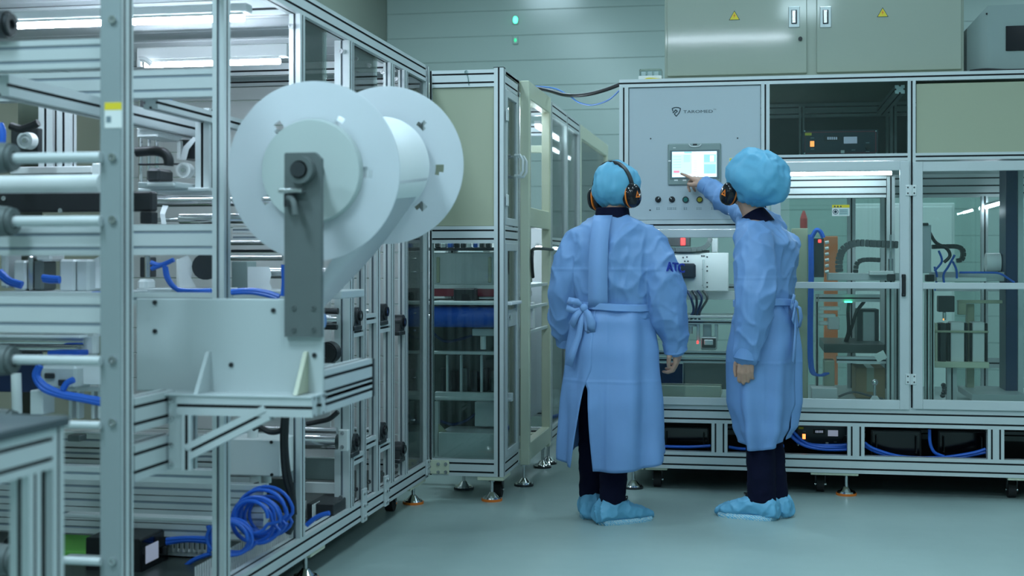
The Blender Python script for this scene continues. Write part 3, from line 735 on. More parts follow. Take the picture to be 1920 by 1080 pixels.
pb('duct', 'navy_panel', 1886, 1908, 312, 738, YR+.35, .2); pb('duct_edge', 'grey_plate', 1908, 1919, 312, 738, YR+.36, .1)
for a, b, yy in ((1735, 1742, .08), (1745, 1752, .1)):
    post(RM, atY(a,0,YR+yy).x, atY(b,0,YR+yy).x, YR+yy, YR+yy+.045, Z_DECK+.012, atY(1740, 542, YR+yy).z)
pb('gripper', 'dark_steel', 1760, 1790, 555, 585, YR+.4, .08); pb('gripper_finger', 'steel', 1768, 1774, 585, 600, YR+.4, .02); pb('gripper_plate', 'panel_beige', 1796, 1812, 566, 590, YR+.45, .03)
pb('indicator', 'indicator_amber', 1768, 1770.5, 597, 601, YR+.39, .006)
pb('transfer_beam', 'panel_beige', 1797, 1908, 563, 569, YR+.45, .06)
mz = pb('magazine_base', 'frame_cream', 1752, 1855, 679, 690, YR+.30, .22)
for a, b, mm in ((1754, 1758, 'frame_cream'), (1763, 1774, 'dark_steel'), (1783, 1808, 'white_paint'), (1824, 1846, 'white_paint')):
    pb('magazine_wall', mm, a, b, 606 if mm != 'white_paint' else 604, 679, YR+.33, .12, mz)
for a, b in ((1757, 1762), (1776, 1782), (1809, 1815), (1819, 1823), (1848, 1852)): pb('magazine_guide', 'black', a, b, 606, 679, YR+.35, .06, mz)
pb('magazine_bar', 'panel_beige', 1752, 1854, 620, 624, YR+.315, .012, mz)
post(RM, atY(1776,0,YR+.38).x, atY(1794,0,YR+.38).x, YR+.38, YR+.44, Z_DECK+.012, atY(1780,690,YR+.38).z)
pb('support_column', 'panel_beige', 1813, 1827, 570, 742, YR+.5, .06)
m = MB()
for k in range(5): m.ell(atY(1769+2*math.sin(k), 722+k*5, YR+.3), (.014,.014,.012), nu=8, nv=6)
m.build('hose_fittings', 'dark_steel', RM, smooth=True)
xbeam(RM, atY(1850,0,YB-.3).x, atY(1885,0,YB-.3).x, YB-.3, YB-.255, atY(1860,690,YB-.3).z, atY(1860,672,YB-.3).z)
post(RM, atY(1880,0,YB-.3).x, atY(1890,0,YB-.3).x, YB-.3, YB-.25, Z_DECK, atY(1860,560,YB-.3).z)
pb('receiving_plate', 'grey_plate', 1822, 1925, 740, 752, YR+.12, .5)
# --- below the control panel
Y2 = YR + .3
pb('tool_plate', 'white_paint', 1236, 1366, 474, 546, Y2, .03, c=.004)
pb('motor_flange', 'black', 1262, 1304, 494, 522, Y2-.04, .06, c=.01)
for a, b in ((1288, 482), (1281, 483), (1262, 482), (1284, 490), (1290, 490), (1316, 480), (1320, 480), (1326, 482), (1326, 500), (1326, 508), (1326, 530), (1326, 538), (1318, 505), (1318, 535)):
    bolt_y(RM, *atY(a, b, Y2), .005, 'bolt', 'dark_steel')
pb('plate_rib', 'grey_plate', 1317, 1321, 486, 540, Y2-.012, .014)
cable_chain(RM, [atY(1236, 468, Y2), atY(1290, 468, Y2), atY(1318, 466, Y2), atY(1330, 455, Y2), atY(1332, 440, Y2)], .05, .026, 'chain_grey')
pb('linear_rail', 'dark_steel', 1236, 1330, 469, 475, Y2+.02, .05)
pb('screen_box', 'dark_panel', 1246, 1294, 440, 462, Y2+.35, .1); pb('indicator', 'indicator_red', 1276, 1285, 446, 460, Y2+.34, .01)
pb('sensor_post', 'alu', 1334, 1346, 446, 474, Y2+.1, .04)
pb('cross_bar', 'white_paint', 1200, 1440, 546, 562, Y2+.06, .05)
for k in range(4):
    m = MB(); x = 1288+k*10; m.tube([atY(x, 545, Y2), atY(x+8, 560, Y2-.02), atY(x+12-6*k, 585, Y2), atY(x-6, 604, Y2+.05)], .007, 8); m.build('cable', 'dark_steel' if k % 2 else 'navy_panel', RM, smooth=True)
pb('work_plate', 'grey_plate', 1190, 1440, 592, 597, Y2-.05, .4); xbeam(RM, XR(1182), XR(1440), YR+.2, YR+.245, atY(1300,608,YR+.2).z, atY(1300,600,YR+.2).z)
cm = pb('camera_unit', 'grey_plate', 1314, 1344, 632, 656, Y2-.1, .08, c=.006); pb('camera_face', 'dark_steel', 1316, 1342, 634, 652, Y2-.105, .01, cm); pb('camera_badge', 'alu_bright', 1320, 1337, 637, 647, Y2-.11, .008, cm)
pb('indicator', 'indicator_red', 1306, 1310, 639, 645, Y2-.11, .008, cm)
pb('camera_bracket', 'alu_bright', 1306, 1312, 608, 640, Y2-.08, .05); pb('camera_bracket', 'alu_bright', 1340, 1346, 608, 640, Y2-.08, .05); pb('camera_bracket', 'grey_plate', 1318, 1334, 604, 632, Y2-.05, .04)
c = atY(1295, 612, Y2-.05); MB().cyl(c, c+Vector((0,0,.012)), .04, n=20).cyl(c-Vector((0,0,.04)), c, .012, n=12).build('turntable', 'alu_bright', RM, smooth=True)
xbeam(RM, XR(1182), XR(1440), YR+.12, YR+.165, atY(1300,668,YR+.12).z, atY(1300,658,YR+.12).z); xbeam(RM, XR(1182), XR(1440), YR+.10, YR+.145, atY(1300,680,YR+.1).z, atY(1300,671,YR+.1).z)
pb('lower_panel', 'navy_panel', 1190, 1280, 681, 722, YR+.2, .02); pb('lower_panel', 'dark_panel', 1281, 1440, 681, 730, YR+.2, .02)
pb('tray', 'frame_cream', 1236, 1352, 723, 744, YR+.08, .3)
led_tube(RM, (XR(1200), YR+.14, Z_MIDB-.03), (XR(1420), YR+.14, Z_MIDB-.03), .007)  # tube added to brighten the bay below the control panel

# --- under the deck: black boxes and blue hoses
for pts in ([(1465,790),(1480,812),(1500,828),(1540,838),(1588,838)], [(1470,792),(1484,818),(1510,836),(1550,843),(1588,843)], [(1478,795),(1490,812),(1515,832),(1560,835),(1588,834)],
            [(1621,830),(1640,842),(1690,856),(1760,858),(1820,850),(1848,842)], [(1621,836),(1650,850),(1700,860),(1780,860),(1848,848)], [(1743,805),(1744,830),(1752,848),(1770,856)], [(1240,837),(1290,838),(1332,836)], [(1366,838),(1400,842),(1470,836)]):
    m = MB(); m.tube([atY(a, b, YR+.07+.02*random.random()) for a, b in pts], .0085, 8); m.build('air_hose', 'blue_hose', RM, smooth=True)

def generator(label, px0, px1, py0, py1, Y, dep, full=True):
    x0, x1, z0, z1 = rect(px0, px1, py0, py1, Y); w = px1-px0; h = py1-py0
    g = thing('ultrasonic_generator', label, 'generator', ((x0+x1)/2, Y+dep/2, z0))
    MB().cbox(x0, x1, Y+.008, Y+dep, z0, z1, .003).build('housing', 'black', g)
    f = MB().cbox(x0-.004, x1+.004, Y, Y+.008, z0, z1+.002, .002).build('front_panel', 'panel_navy', g)
    sx = lambda u: px0+w*u; sy = lambda v: py0+h*v
    for r in ((.03,.985,.055,.085), (.03,.985,.93,.955), (.03,.036,.055,.955), (.972,.985,.055,.955)):
        MB().pbox(sx(r[0]), sx(r[1]), sy(r[2]), sy(r[3]), Y-.0008, .001, .0001).build('border_line', 'maroon', f)
    MB().pbox(sx(.03), sx(.12), sy(.11), sy(.22), Y-.0016, .002, .0002).build('panel_label', 'yellow', f)
    s = MB().pbox(sx(.10), sx(.155), sy(.45), sy(.68), Y-.006, .007, .001).build('power_switch', 'indicator_amber', f)
    MB().pbox(sx(.29), sx(.50), sy(.22), sy(.44), Y-.003, .004, .001).build('display', 'black', f)
    for k in range(5): MB().pbox(sx(.33+.028*k), sx(.35+.028*k), sy(.28), sy(.39), Y-.0036, .001, .0001).build('display_digit', 'lcd', f)
    MB().pbox(sx(.55), sx(.73), sy(.27), sy(.55), Y-.003, .004, .001).build('lcd_screen', 'lcd', f)
    MB().pbox(sx(.51), sx(.56), sy(.83), sy(.95), Y-.0016, .002, .0002).build('panel_label', 'paper', f)
    c = atY(sx(.87), sy(.70), Y); MB().cyl(c, c-Vector((0,.018,0)), .013, n=16).build('knob', 'black', f, smooth=True)
    for v, uu in ((.80,.68), (.50,.87), (.86,.87), (.30,.13), (.76,.13)): MB().pbox(sx(uu-.025), sx(uu+.025), sy(v), sy(v+.04), Y-.0014, .0015, .0001).build('panel_legend', 'ink_soft', f)
    for u in (.025, .982):
        for v in (.04, .96): bolt_y(f, *atY(sx(u), sy(v), Y), .004, 'screw', 'steel')
    return g
generator('black generator with red border line and lit switch in the smoked window bay', 1505, 1645, 244, 289.5, YR+.08, .32)
g = generator('black generator with a lit switch under the deck beside the blue hoses', 1494, 1600, 796, 836, YR+.22, .35)
def black_box(label, px0, px1, py0, py1, Y, dep, name='power_supply'):
    x0, x1, z0, z1 = rect(px0, px1, py0, py1, Y)
    g = thing(name, label, 'power supply', ((x0+x1)/2, Y+dep/2, z0))
    MB().cbox(x0, x1, Y, Y+dep, z0, z1, .004).build('housing', 'black', g)
    MB().cbox(x0+.01, x1-.01, Y-.004, Y, z0+.008, z1-.008, .001).build('front_panel', 'black_gloss', g)
    for a in (x0+.03, x1-.03):
        m = MB(); m.tube([(a, Y-.004, z0+.03), (a, Y-.03, z0+.03), (a, Y-.03, z1-.03), (a, Y-.004, z1-.03)], .004, 6, sub=1); m.build('grip', 'dark_steel', g)
    return g
black_box('low black power supply under the deck below the touch screen panel', 1240, 1330, 800, 845, YR+.25, .35)
black_box('black power supply under the deck near the right end of the machine', 1632, 1728, 806, 858, YR+.2, .35)
black_box('black power supply furthest right under the machine deck', 1758, 1850, 808, 858, YR+.25, .35)
x0, x1, z0, z1 = rect(1604, 1660, 690, 729, YR+.45)
cb = tag(MB().cbox(x0, x1, YR+.45, YR+.75, Z_DECK+.013, z1, .003).build('cardboard_box', 'cardboard'), 'brown cardboard box on the deck behind the left glazed door', 'box')
MB().cbox((x0+x1)/2-.02, (x0+x1)/2+.02, YR+.448, YR+.752, Z_DECK+.05, z1+.001, .0005).build('tape_strip', 'panel_beige', cb)

# ================================================================ on top of the machine
YC = YR + .10
x0, x1 = atY(1246, 0, YC).x, atY(1808, 0, YC).x
zc0 = Z_TOP+.002; zc1 = zc0 + .82
CB = thing('electrical_cabinet', 'grey-green two-door electrical cabinet standing on top of the machine', 'cabinet', ((x0+x1)/2, YC+.2, zc0))
m = MB(); m.cbox(x0, x1, YC+.012, YC+.42, zc0, zc1, .004); m.build('cabinet_body', 'cabinet_beige', CB)
def cdoor(px0, px1, hx, warn, hinge_l):
    xa, xb = atY(px0, 0, YC).x, atY(px1, 0, YC).x
    d = MB().cbox(xa, xb, YC-.004, YC+.012, zc0+.022, zc1-.02, .004).build('cabinet_door', 'cabinet_beige', CB)
    c = atY(hx, 32, YC-.004)
    m = MB(); m.cbox(c.x-.030, c.x+.030, c.y-.006, c.y, c.z-.057, c.z+.057, .003); h = m.build('latch_plate', 'latch_metal', d)
    MB().cbox(c.x-.015, c.x+.015, c.y-.010, c.y-.006, c.z-.038, c.z+.038, .002).build('latch_recess', 'dark_steel', h)
    MB().cbox(c.x-.012, c.x+.008, c.y-.016, c.y-.009, c.z-.034, c.z+.034, .002).build('latch_paddle', 'steel', h)
    w, k = warn
    s = .030
    c = atY(w, k, YC-.0045); a = MB(); a.prism([c+Vector((-s,0,-s*.85)), c+Vector((s,0,-s*.85)), c+Vector((0,0,s*.9))], (0,-.0006,0)); t = a.build('warning_triangle', 'ink', d)
    s *= .84; c2 = c+Vector((0,-.0008,-.0012)); a = MB(); a.prism([c2+Vector((-s,0,-s*.85)), c2+Vector((s,0,-s*.85)), c2+Vector((0,0,s*.9))], (0,-.0006,0)); a.build('triangle_field', 'yellow', t)
    c3 = c2+Vector((0,-.0008,0)); q = [(.002,.014),(-.006,-.002),(-.001,-.002),(-.003,-.014),(.006,.002),(.001,.002)]
    a = MB(); a.prism([c3+Vector((u*1.0,0,v)) for u, v in q], (0,-.0005,0)); a.build('lightning_mark', 'orange', t)
    return d
da = cdoor(1251, 1513, 1489, (1377, 29), 0); db = cdoor(1531, 1803, 1548, (1655, 23), 1)
c = atY(1500.5, 73, YC-.004); MB().cyl(c, c-Vector((0,.012,0)), .011, n=18).build('key_lock', 'black', da, smooth=True)
# grey monitor housing at the far right
YM = YR + .16
x0, x1 = atY(1816, 0, YM).x, 2.2; zm = Z_TOP+.002; z1 = atY(1880, 6, YM).z
MH = thing('monitor_housing', 'grey angular housing with a dark display window at the top right', 'machine unit', ((x0+x1)/2, YM+.2, zm))
xs = atY(1852, 0, YM).x; zs = atY(1830, 28, YM).z
m = MB(); m.prism([(xs, YM, zm), (x1, YM, zm), (x1, YM, z1), (xs, YM, z1-.01)], (0, .4, 0)); m.prism([(x0, YM+.06, zm), (xs, YM+.0, zm), (xs, YM, z1-.01), (x0, YM+.06, zs-.06)], (0, .3, 0))
m.build('housing', 'bezel' , MH)
MB().pbox(1886, 1990, 47, 94, YM-.006, .008, .002).build('display_window', 'black_gloss', MH)
bolt_y(MH, *atY(1850, 26, YM), .005, 'screw', 'black')
MB().cbox(x0+.01, x0+.07, YM-.03, YM+.02, zm, zm+.012, .002).build('mounting_foot', 'black', MH)
m = MB(); m.tube([(x0, YM-.05, zm+.012), (x0+.08, YM-.04, zm+.02), (x0+.18, YM-.05, zm+.012), (x0+.3, YM-.04, zm+.012)], .008, 8); tag(m.build('power_cable', 'black', smooth=True), 'black cable lying on the machine roof beside the monitor housing', 'cable')
# small clear box beside the cabinet
x0, x1 = atY(1197, 0, YC).x, atY(1241, 0, YC).x
JB = thing('junction_box', 'small clear-lidded white junction box on the machine roof beside the cabinet', 'box', ((x0+x1)/2, YC+.05, zc0))
MB().cbox(x0, x1, YC, YC+.1, zc0, zc0+.03, .003).build('box_base', 'plastic_white', JB)
MB().cbox(x0+.004, x1-.002, YC+.004, YC+.096, zc0+.03, zc0+.068, .003).build('box_lid', 'acrylic', JB)
for k in range(3): MB().cbox(x0+.015+k*.035, x0+.04+k*.035, YC+.02, YC+.07, zc0+.03, zc0+.055, .002).build('terminal', 'plastic_white', JB)
m = MB(); m.tube([(x0+.03, YC-.005, zc0+.006), (x0+.06, YC-.02, zc0+.012), (x1, YC-.01, zc0+.006)], .004, 6); m.build('wire', 'yellow', JB, smooth=True)

# cables between the machines
m = MB(); m.tube([atY(1163, 158, 7.3), atY(1130, 170, 7.4), atY(1095, 178, 7.5), atY(1060, 178, 7.7), atY(1030, 170, 7.9), atY(1005, 165, 8.1)], .011, 10); tag(m.build('power_cable', 'black', smooth=True), 'thick black cable hanging between the machine tops', 'cable')
m = MB(); m.tube([atY(1163, 168, 7.3), atY(1140, 188, 7.4), atY(1110, 197, 7.5), atY(1085, 192, 7.6), atY(1068, 180, 7.7), atY(1040, 166, 7.9), atY(1005, 162, 8.1)], .0045, 8); tag(m.build('air_hose', 'pale_blue_hose', smooth=True), 'thin blue hose drooping below the black cable between the machines', 'hose')
# behind the machine
ct = thing('light_blocker', 'low black block added on the floor behind the glazed machine to keep its underside dark', 'light blocker', ((X0R+X1R)/2, YB+.2, 0))  # unseen block added to stop low light from behind the machine
MB().cbox(X0R+.05, X1R+.6, YB+.12, YB+.28, 0, .30, .01).build('blocker_body', 'black', ct); MB().cbox(X0R+.04, X1R+.61, YB+.11, YB+.29, .30, .315, .004).build('blocker_lid', 'dark_steel', ct)
x0 = atY(1545, 0, 9.6).x; x1 = atY(1571, 0, 9.6).x
ob = thing('standing_board', 'tall orange board standing behind the glazed machine', 'board', ((x0+x1)/2, 9.62, 0))
MB().cbox(x0, x1, 9.6, 9.64, .25, atY(1560, 443, 9.6).z, .004).build('board', 'orange_board', ob); MB().cbox(x0-.05, x1+.05, 9.5, 9.74, 0, .04, .006).build('board_base', 'dark_steel', ob); MB().cbox((x0+x1)/2-.03, (x0+x1)/2+.03, 9.6, 9.64, .04, .25, .002).build('board_post', 'steel', ob)
x0 = atY(1500, 0, 10.5).x; x1 = atY(1514, 0, 10.5).x
fe = thing('red_cylinder', 'blurred red upright cylinder far behind the glazed door', 'cylinder', ((x0+x1)/2, 10.5, 0))
r = (x1-x0)/2; cx = (x0+x1)/2; zt = atY(1505, 395, 10.5).z
MB().cyl((cx,10.5,1.2), (cx,10.5,zt-.06), r, n=20).cyl((cx,10.5,zt-.06), (cx,10.5,zt), r, r*.3, 20).build('tank', 'red', fe, smooth=True); MB().cyl((cx,10.5,0), (cx,10.5,1.2), r*.4, n=14).cyl((cx,10.5,0), (cx,10.5,.03), .12, n=20).build('stand', 'steel', fe, smooth=True)
x0, x1 = atY(1600, 0, 11.4).x, atY(1790, 0, 11.4).x
cab = thing('white_locker', 'tall white cabinet standing against the far wall behind the glass', 'cabinet', ((x0+x1)/2, 11.6, 0))
MB().cbox(x0, x1, 11.4, 11.8, .05, 1.72, .006).build('locker_body', 'white_paint', cab); MB().cbox(x0+.02, (x0+x1)/2-.004, 11.388, 11.4, .08, 1.69, .003).build('locker_door', 'white_paint', cab); MB().cbox((x0+x1)/2+.004, x1-.02, 11.388, 11.4, .08, 1.69, .003).build('locker_door', 'white_paint', cab); MB().cbox(x0+.03, x1-.03, 11.43, 11.78, 0, .05).build('plinth', 'dark_steel', cab)
# ================================================================ machine on the left
XS = -1.68; YL = 6.74; XL = -3.45
def Yp(px, X=XS): return atX(px, 0, X).y
LT = atX(805, 126, XS).z; LTB = atX(805, 156, XS).z; LB = atX(806, 892, XS).z; LBT = atX(806, 862, XS).z
YF = Yp(228)
LM = thing('web_converting_machine', 'tall open aluminium-framed converting machine along the left with rollers and blue hoses', 'machine', ((XS+XL)/2, (YF+YL)/2, 0))
def side_post(par, pl, pc, pr, z0, z1, X=XS, name='frame_post'):
    y0, y1 = Yp(pc, X), Yp(pr, X); d = CAM.y + (atX(pc, 0, X) - CAM).length; w = (pc-pl) * d / F_PX / 1.02
    o = post(par, X-w, X, y0, y1, z0, z1, name); o.data.materials.append(MATS['groove_open']); 
    for p in o.data.polygons:
        if p.material_index == 1 and abs(p.normal.x) < .5 and abs((o.data.vertices[p.vertices[0]].co.x)) < w*.3: p.material_index = 2
    return o
ybeam(LM, XS-.05, XS, Yp(250), YL-.05, LTB, LT); ybeam(LM, XS-.05, XS, Yp(250), YL-.05, LB, LBT)
ybeam(LM, XL, XL+.05, YF+.1, YL-.05, LTB, LT); ybeam(LM, XL, XL+.05, YF+.1, YL-.05, LB, LBT)
for y in (4.75, 6.3): xbeam(LM, XL+.05, XS-.05, y, y+.05, LTB, LT)
xbeam(LM, XL+.05, XS-.05, YL-.05, YL, LTB, LT); xbeam(LM, XL+.05, XS-.05, YL-.05, YL, LB, LBT)
P1 = side_post(LM, 190, 228, 250, 0.03, LT)
PP = MB().cbox(atY(188,0,YF-.006).x, atY(227,0,YF-.006).x, YF-.008, YF, .03, LT, .002).build('bearing_plate', 'plate_dull', LM)
for py in (37, 295, 412, 675, 792, 1052): bolt_y(LM, *atY(212, py, YF-.008), .011, 'bolt', 'steel')
warn = [(196, 228, 192, 240)]
for a, b, c, d in warn:
    s = MB().pbox(a, b, c, d, YF-.0095, .0015, .0002).build('warning_sticker', 'paper', PP); MB().pbox(a, b, c, c+14, YF-.0102, .001, .0001).build('sticker_band', 'yellow', s)
    MB().pbox(a+3, a+12, d-22, d-10, YF-.0102, .001, .0001).build('sticker_mark', 'ink_soft', s)
side_post(LM, 397, 420, 432, LBT, LTB); side_post(LM, 541, 563, 572, LBT, LTB); side_post(LM, 626, 655, 664, LBT, LTB)
zc = atX(690, 300, XS).z
side_post(LM, 668, 682, 687, LBT, zc); side_post(LM, 691, 706, 713, LBT, zc); xbeam(LM, XS-.05, XS, Yp(690)-.02, Yp(690)+.02, zc, zc+.04)
side_post(LM, 718, 732, 740, LBT, LTB); side_post(LM, 746, 758, 765, LBT, LTB); post(LM, XS-.05, XS, YL-.06, YL, LB, LT)
post(LM, XL, XL+.05, YL-.05, YL, LBT, LTB); post(LM, XL, XL+.05, YF, YF+.05, .03, LT)
# side glass near the far end
MB().box(XS-.02, XS-.016, Yp(766), YL-.06, LBT, LTB).build('side_pane', 'glass_clear', LM)
MB().box(XS-.03, XS-.026, Yp(572), Yp(626)-.01, 1.72, LTB).build('side_pane', 'glass_clear', LM)
MB().box(XS-.03, XS-.026, Yp(664), Yp(718), 1.72, LTB).build('side_pane', 'glass_clear', LM)
# shelves of bearing blocks on the side
def bearing(px, py, X=XS, r=.036):
    c = atX(px, py, X); m = MB(); m.cbox(X-.05, X+.008, c.y-.055, c.y+.055, c.z-.062, c.z-.042, .003)
    m.prism([(X-.04, c.y-.045, c.z-.042), (X-.04, c.y+.045, c.z-.042), (X-.04, c.y+.03, c.z+.015), (X-.04, c.y-.03, c.z+.015)], (.045,0,0)); m.cyl((X-.045,c.y,c.z), (X+.012,c.y,c.z), r, n=20)
    b = m.build('bearing_block', 'dark_steel', LM, smooth=True); MB().ring((X+.010,c.y,c.z), (X+.022,c.y,c.z), r*.6, r*.35, 16).build('bearing_ring', 'black_gloss', b, smooth=True); MB().cyl((X-.3,c.y,c.z), (X+.02,c.y,c.z), r*.33, n=12).build('shaft_end', 'chrome', b, smooth=True)
for px, py in ((669, 592), (719, 584), (664, 828), (716, 806), (752, 604), (752, 842)): bearing(px, py)
for px, py in ((676, 621), (700, 597), (722, 614), (676, 858), (700, 828), (722, 836)):
    c = atX(px, py, XS); ybeam(LM, XS-.045, XS-.003, c.y-.09, c.y+.09, c.z-.022, c.z+.022)
for px, pa, pb_ in ((680, 916, 978), (722, 892, 948), (800, 862, 890)):
    y = Yp(px); a, b = atX(px, pb_, XS).z, atX(px, pa, XS).z
    MB().cbox(XS, XS+.012, y-.03, y+.03, a, b, .002).build('joint_plate', 'alu', LM)
    for k in range(3):
        for s in (-.018, .018): bolt_x(LM, XS+.012, y+s, a+(b-a)*(.14+.36*k), .007)
for px in (549, 553, 634, 724, 750):
    for py in (0.16, .9): pass
for px in (560, 652, 680, 704, 729, 754):
    for z in (LBT+.05, LTB-.05): bolt_y(LM, XS-.028, Yp(px)-.002 if px not in () else 0, z, .010, 'bolt', 'steel')
# device on the glazed end
y = Yp(783); MB().cbox(XS-.08, XS-.03, y-.06, y+.10, atX(783, 832, XS).z, atX(783, 745, XS).z, .003).build('sensor_unit', 'dark_panel', LM); MB().cbox(XS-.03, XS-.024, y-.05, y+.03, atX(783, 795, XS).z, atX(783, 752, XS).z, .002).build('sensor_label', 'plastic_white', LM)
MB().cbox(XS-.08, XS-.03, y-.04, y+.05, atX(783, 665, XS).z, atX(783, 548, XS).z, .003).build('sensor_unit', 'dark_panel', LM)
for px, py in ((778, 485), (778, 510), (794, 509), (778, 588), (778, 620), (794, 680), (778, 709), (776, 788)):
    c = atX(px, py, XS-.015); MB().cyl(c-Vector((.01,.012,0)), c+Vector((0,.012,0)), .005, n=8).build('catch_pin', 'chrome', LM, smooth=True)
# casters below
for px in (560, 775): caster(LM, XS-.12, Yp(px), LB)
foot(LM, XS-.06, Yp(796), LB, True); foot(LM, XL+.1, 6.2, LB, True); foot(LM, XS-.06, Yp(600), LB, True); foot(LM, XL+.1, 3.6, LB, True)
panel(LM, XS-.10, XS-.005, Yp(585), Yp(612), LB-.018, LB, 'frame_cream', 'foot_bracket'); panel(LM, XS-.10, XS-.005, Yp(772), Yp(800), LB-.018, LB, 'frame_cream', 'foot_bracket')

yy = 3.95
while yy < YL-.1:                               # boards of the machine roof, seen from below
    MB().cbox(XL+.05, XS-.06, yy+.002, min(yy+.24, YL-.06)-.002, LT-.022, LT-.006, .003).build('roof_board', 'roof_white', LM); yy += .24
# --- cross members of the front end
def pxbeam(px0, px1, py0, py1, Y, dep=.05, x0=None, x1=None, par=None):
    a, b, z0, z1 = rect(px0, px1, py0, py1, Y)
    xa_, xb_ = (a if x0 is None else x0), (b if x1 is None else x1)
    o = beam(par or LM, (xa_, Y+dep/2, (z0+z1)/2), (xb_, Y+dep/2, (z0+z1)/2), dep, z1-z0, (0,0,1), dp=.003)
    o.data.materials[1] = MATS['groove_open']; return o
XF1 = atY(189, 0, YF).x
pxbeam(-60, 188, 76, 130, YF+.02, .06, XL+.05, XF1+.01); pxbeam(-60, 188, 427, 479, YF+.05, .06, XL+.05, XF1+.01); pxbeam(-60, 188, 556, 624, YF+.02, .06, XL+.05, XF1+.01)
Y4 = Yp(420)
XF2 = atY(398, 0, Y4).x
pxbeam(255, 396, 130, 182, Y4, .06, XL+.05, XF2); pxbeam(255, 396, 421, 478, Y4, .06, XL+.05, XF2); pxbeam(255, 396, 549, 572, Y4+.02, .05, XL+.05, XF2)
pxbeam(255, 396, 880, 905, Y4+.1, .05, XL+.05, XS-.06)
for k in range(4): pxbeam(255, 396, 905+k*26, 929+k*26, Y4+.5, .05, XL+.05, XS-.06)
def rod(p0, p1, r, m='steel', name='guide_rod', par=None): return MB().cyl(p0, p1, r, n=18).build(name, m, par or LM, smooth=True)
def xrod(px0, px1, py, Y, rpx, m='steel', name='guide_rod', x0=None, x1=None):
    a, b = atY(px0, py, Y), atY((px0 if px1 is None else px1), py, Y); z = atY((px0+px1)/2, py, Y).z; r = rpx * a.length / F_PX if False else rpx * (Y/CS) / F_PX
    return rod((a.x if x0 is None else x0, Y, z), (b.x if x1 is None else x1, Y, z), r, m, name)
for py, rp in ((296, 11), (415, 11), (675, 10), (795, 8), (1049, 8)):
    xrod(0, 189, py, YF-.02, rp, 'alu', 'idler_roller', x0=XL+.2)
    c = atY(6, py, YF-.02); k = MB(); k.cyl((c.x-.03, c.y, c.z), (c.x+.022, c.y, c.z), .044, .04, 24); k.ring((c.x+.022, c.y, c.z), (c.x+.034, c.y, c.z), .036, .018, 24); k.build('roller_collar', ['arm_grey'], LM, smooth=True)
xrod(0, 189, 345, YF+.12, 18, 'plastic_white', 'idler_roller', x0=XL+.2)
c = atY(4, 46, YF); MB().cyl((c.x-.1, c.y, c.z), (c.x+.018, c.y, c.z), .038, n=24).ring((c.x+.018, c.y, c.z), (c.x+.03, c.y, c.z), .03, .014, 20).build('roller_collar', 'dark_steel', LM, smooth=True)
# inner posts, beams along the machine
for a, b in ((72, 98), (107, 131)): post(LM, atY(a,0,4.6).x, atY(b,0,4.6).x, 4.6, 4.65, atY(100,330,4.6).z, atY(100,165,4.6).z)
a = atY(60, 150, YF+.2); ybeam(LM, a.x-.06, a.x, YF+.08, 5.0, a.z-.06, a.z)
a = atY(330, 190, Y4+.2); ybeam(LM, a.x-.05, a.x, Y4+.06, 5.6, a.z-.04, a.z)
post(LM, atY(366,0,Y4+.5).x, atY(392,0,Y4+.5).x, Y4+.5, Y4+.55, atY(380,355,Y4+.5).z, atY(380,203,Y4+.5).z)
# far end boards of the machine
zz = LBT
while zz < LTB-.01:
    MB().cbox(XL+.05, XS-.06, YL-.03, YL-.012, zz+.002, min(zz+.135, LTB)-.002, .003).build('end_board', 'white_paint', LM); zz += .135
for a in (4.2, 5.1, 6.0): MB().cbox(XL+.0, XL+.012, a+.01, a+.68, LBT, LTB, .003).build('side_panel', 'panel_beige', LM)
# lamp tubes inside
a, b = atY(25, 51, 4.4), atY(522, 30, 4.4); z = (a.z+b.z)/2; led_tube(LM, (a.x, 4.4, z), (min(b.x, XS-.08), 4.4, z), .010, em='led_strong')
MB().cbox(a.x, min(b.x, XS-.08)+.02, 4.38, 4.43, z+.018, z+.05, .004).build('lamp_housing', 'plastic_white', LM)
a, b = atY(272, 121, 5.4), atY(525, 117, 5.4); z = (a.z+b.z)/2; led_tube(LM, (a.x, 5.4, z), (b.x, 5.4, z), .011, em='led_strong')
MB().cbox(a.x-.03, b.x+.04, 5.38, 5.44, z+.02, z+.075, .004).build('lamp_housing', 'plastic_white', LM)
m = MB(); m.tube([atY(262, 126, 5.35), atY(262, 113, 5.35), atY(272, 112, 5.35), atY(285, 122, 5.35)], .012, 8); m.build('cable', 'plastic_white', LM, smooth=True)

def lb(name, m, px0, px1, py0, py1, Y, dep, par=None, c=.003, **k): return MB().pbox(px0, px1, py0, py1, Y, dep, c).build(name, m, par or LM, **k)
# press station between the posts
lb('press_plate', 'alu_bright', 256, 301, 236, 243, 4.75, .25); lb('press_plate', 'alu', 256, 296, 243, 257, 4.77, .22)
for px in (264, 279, 294): rod(atY(px, 236, 4.85), atY(px, 185, 4.85), .009, 'chrome', 'press_column'); rod(atY(px, 352, 4.9), atY(px, 257, 4.9), .008, 'chrome', 'press_column')
lb('press_head', 'dark_steel', 262, 272, 186, 228, 4.8, .08); lb('press_cylinder', 'alu', 276, 290, 185, 212, 4.82, .08)
for pts in ([(285,212),(300,198),(318,192)], [(290,200),(305,193),(322,190)]):
    m = MB(); m.tube([atY(a, b, 4.75) for a, b in pts], .009, 8); m.build('air_hose', 'blue_hose', LM, smooth=True)
m = MB(); pts = [(256,285),(290,283),(309,288),(316,300),(316,311)]; m.tube([atY(a, b, 4.4) for a, b in pts], .018, 10); m.build('cable_loop', 'black', LM, smooth=True)
lb('motor', 'dark_steel', 273, 299, 315, 341, 4.45, .12, c=.01); lb('slide_plate', 'grey_plate', 258, 330, 341, 352, 4.4, .2); lb('slide_plate', 'alu_bright', 275, 326, 343, 349, 4.39, .02)
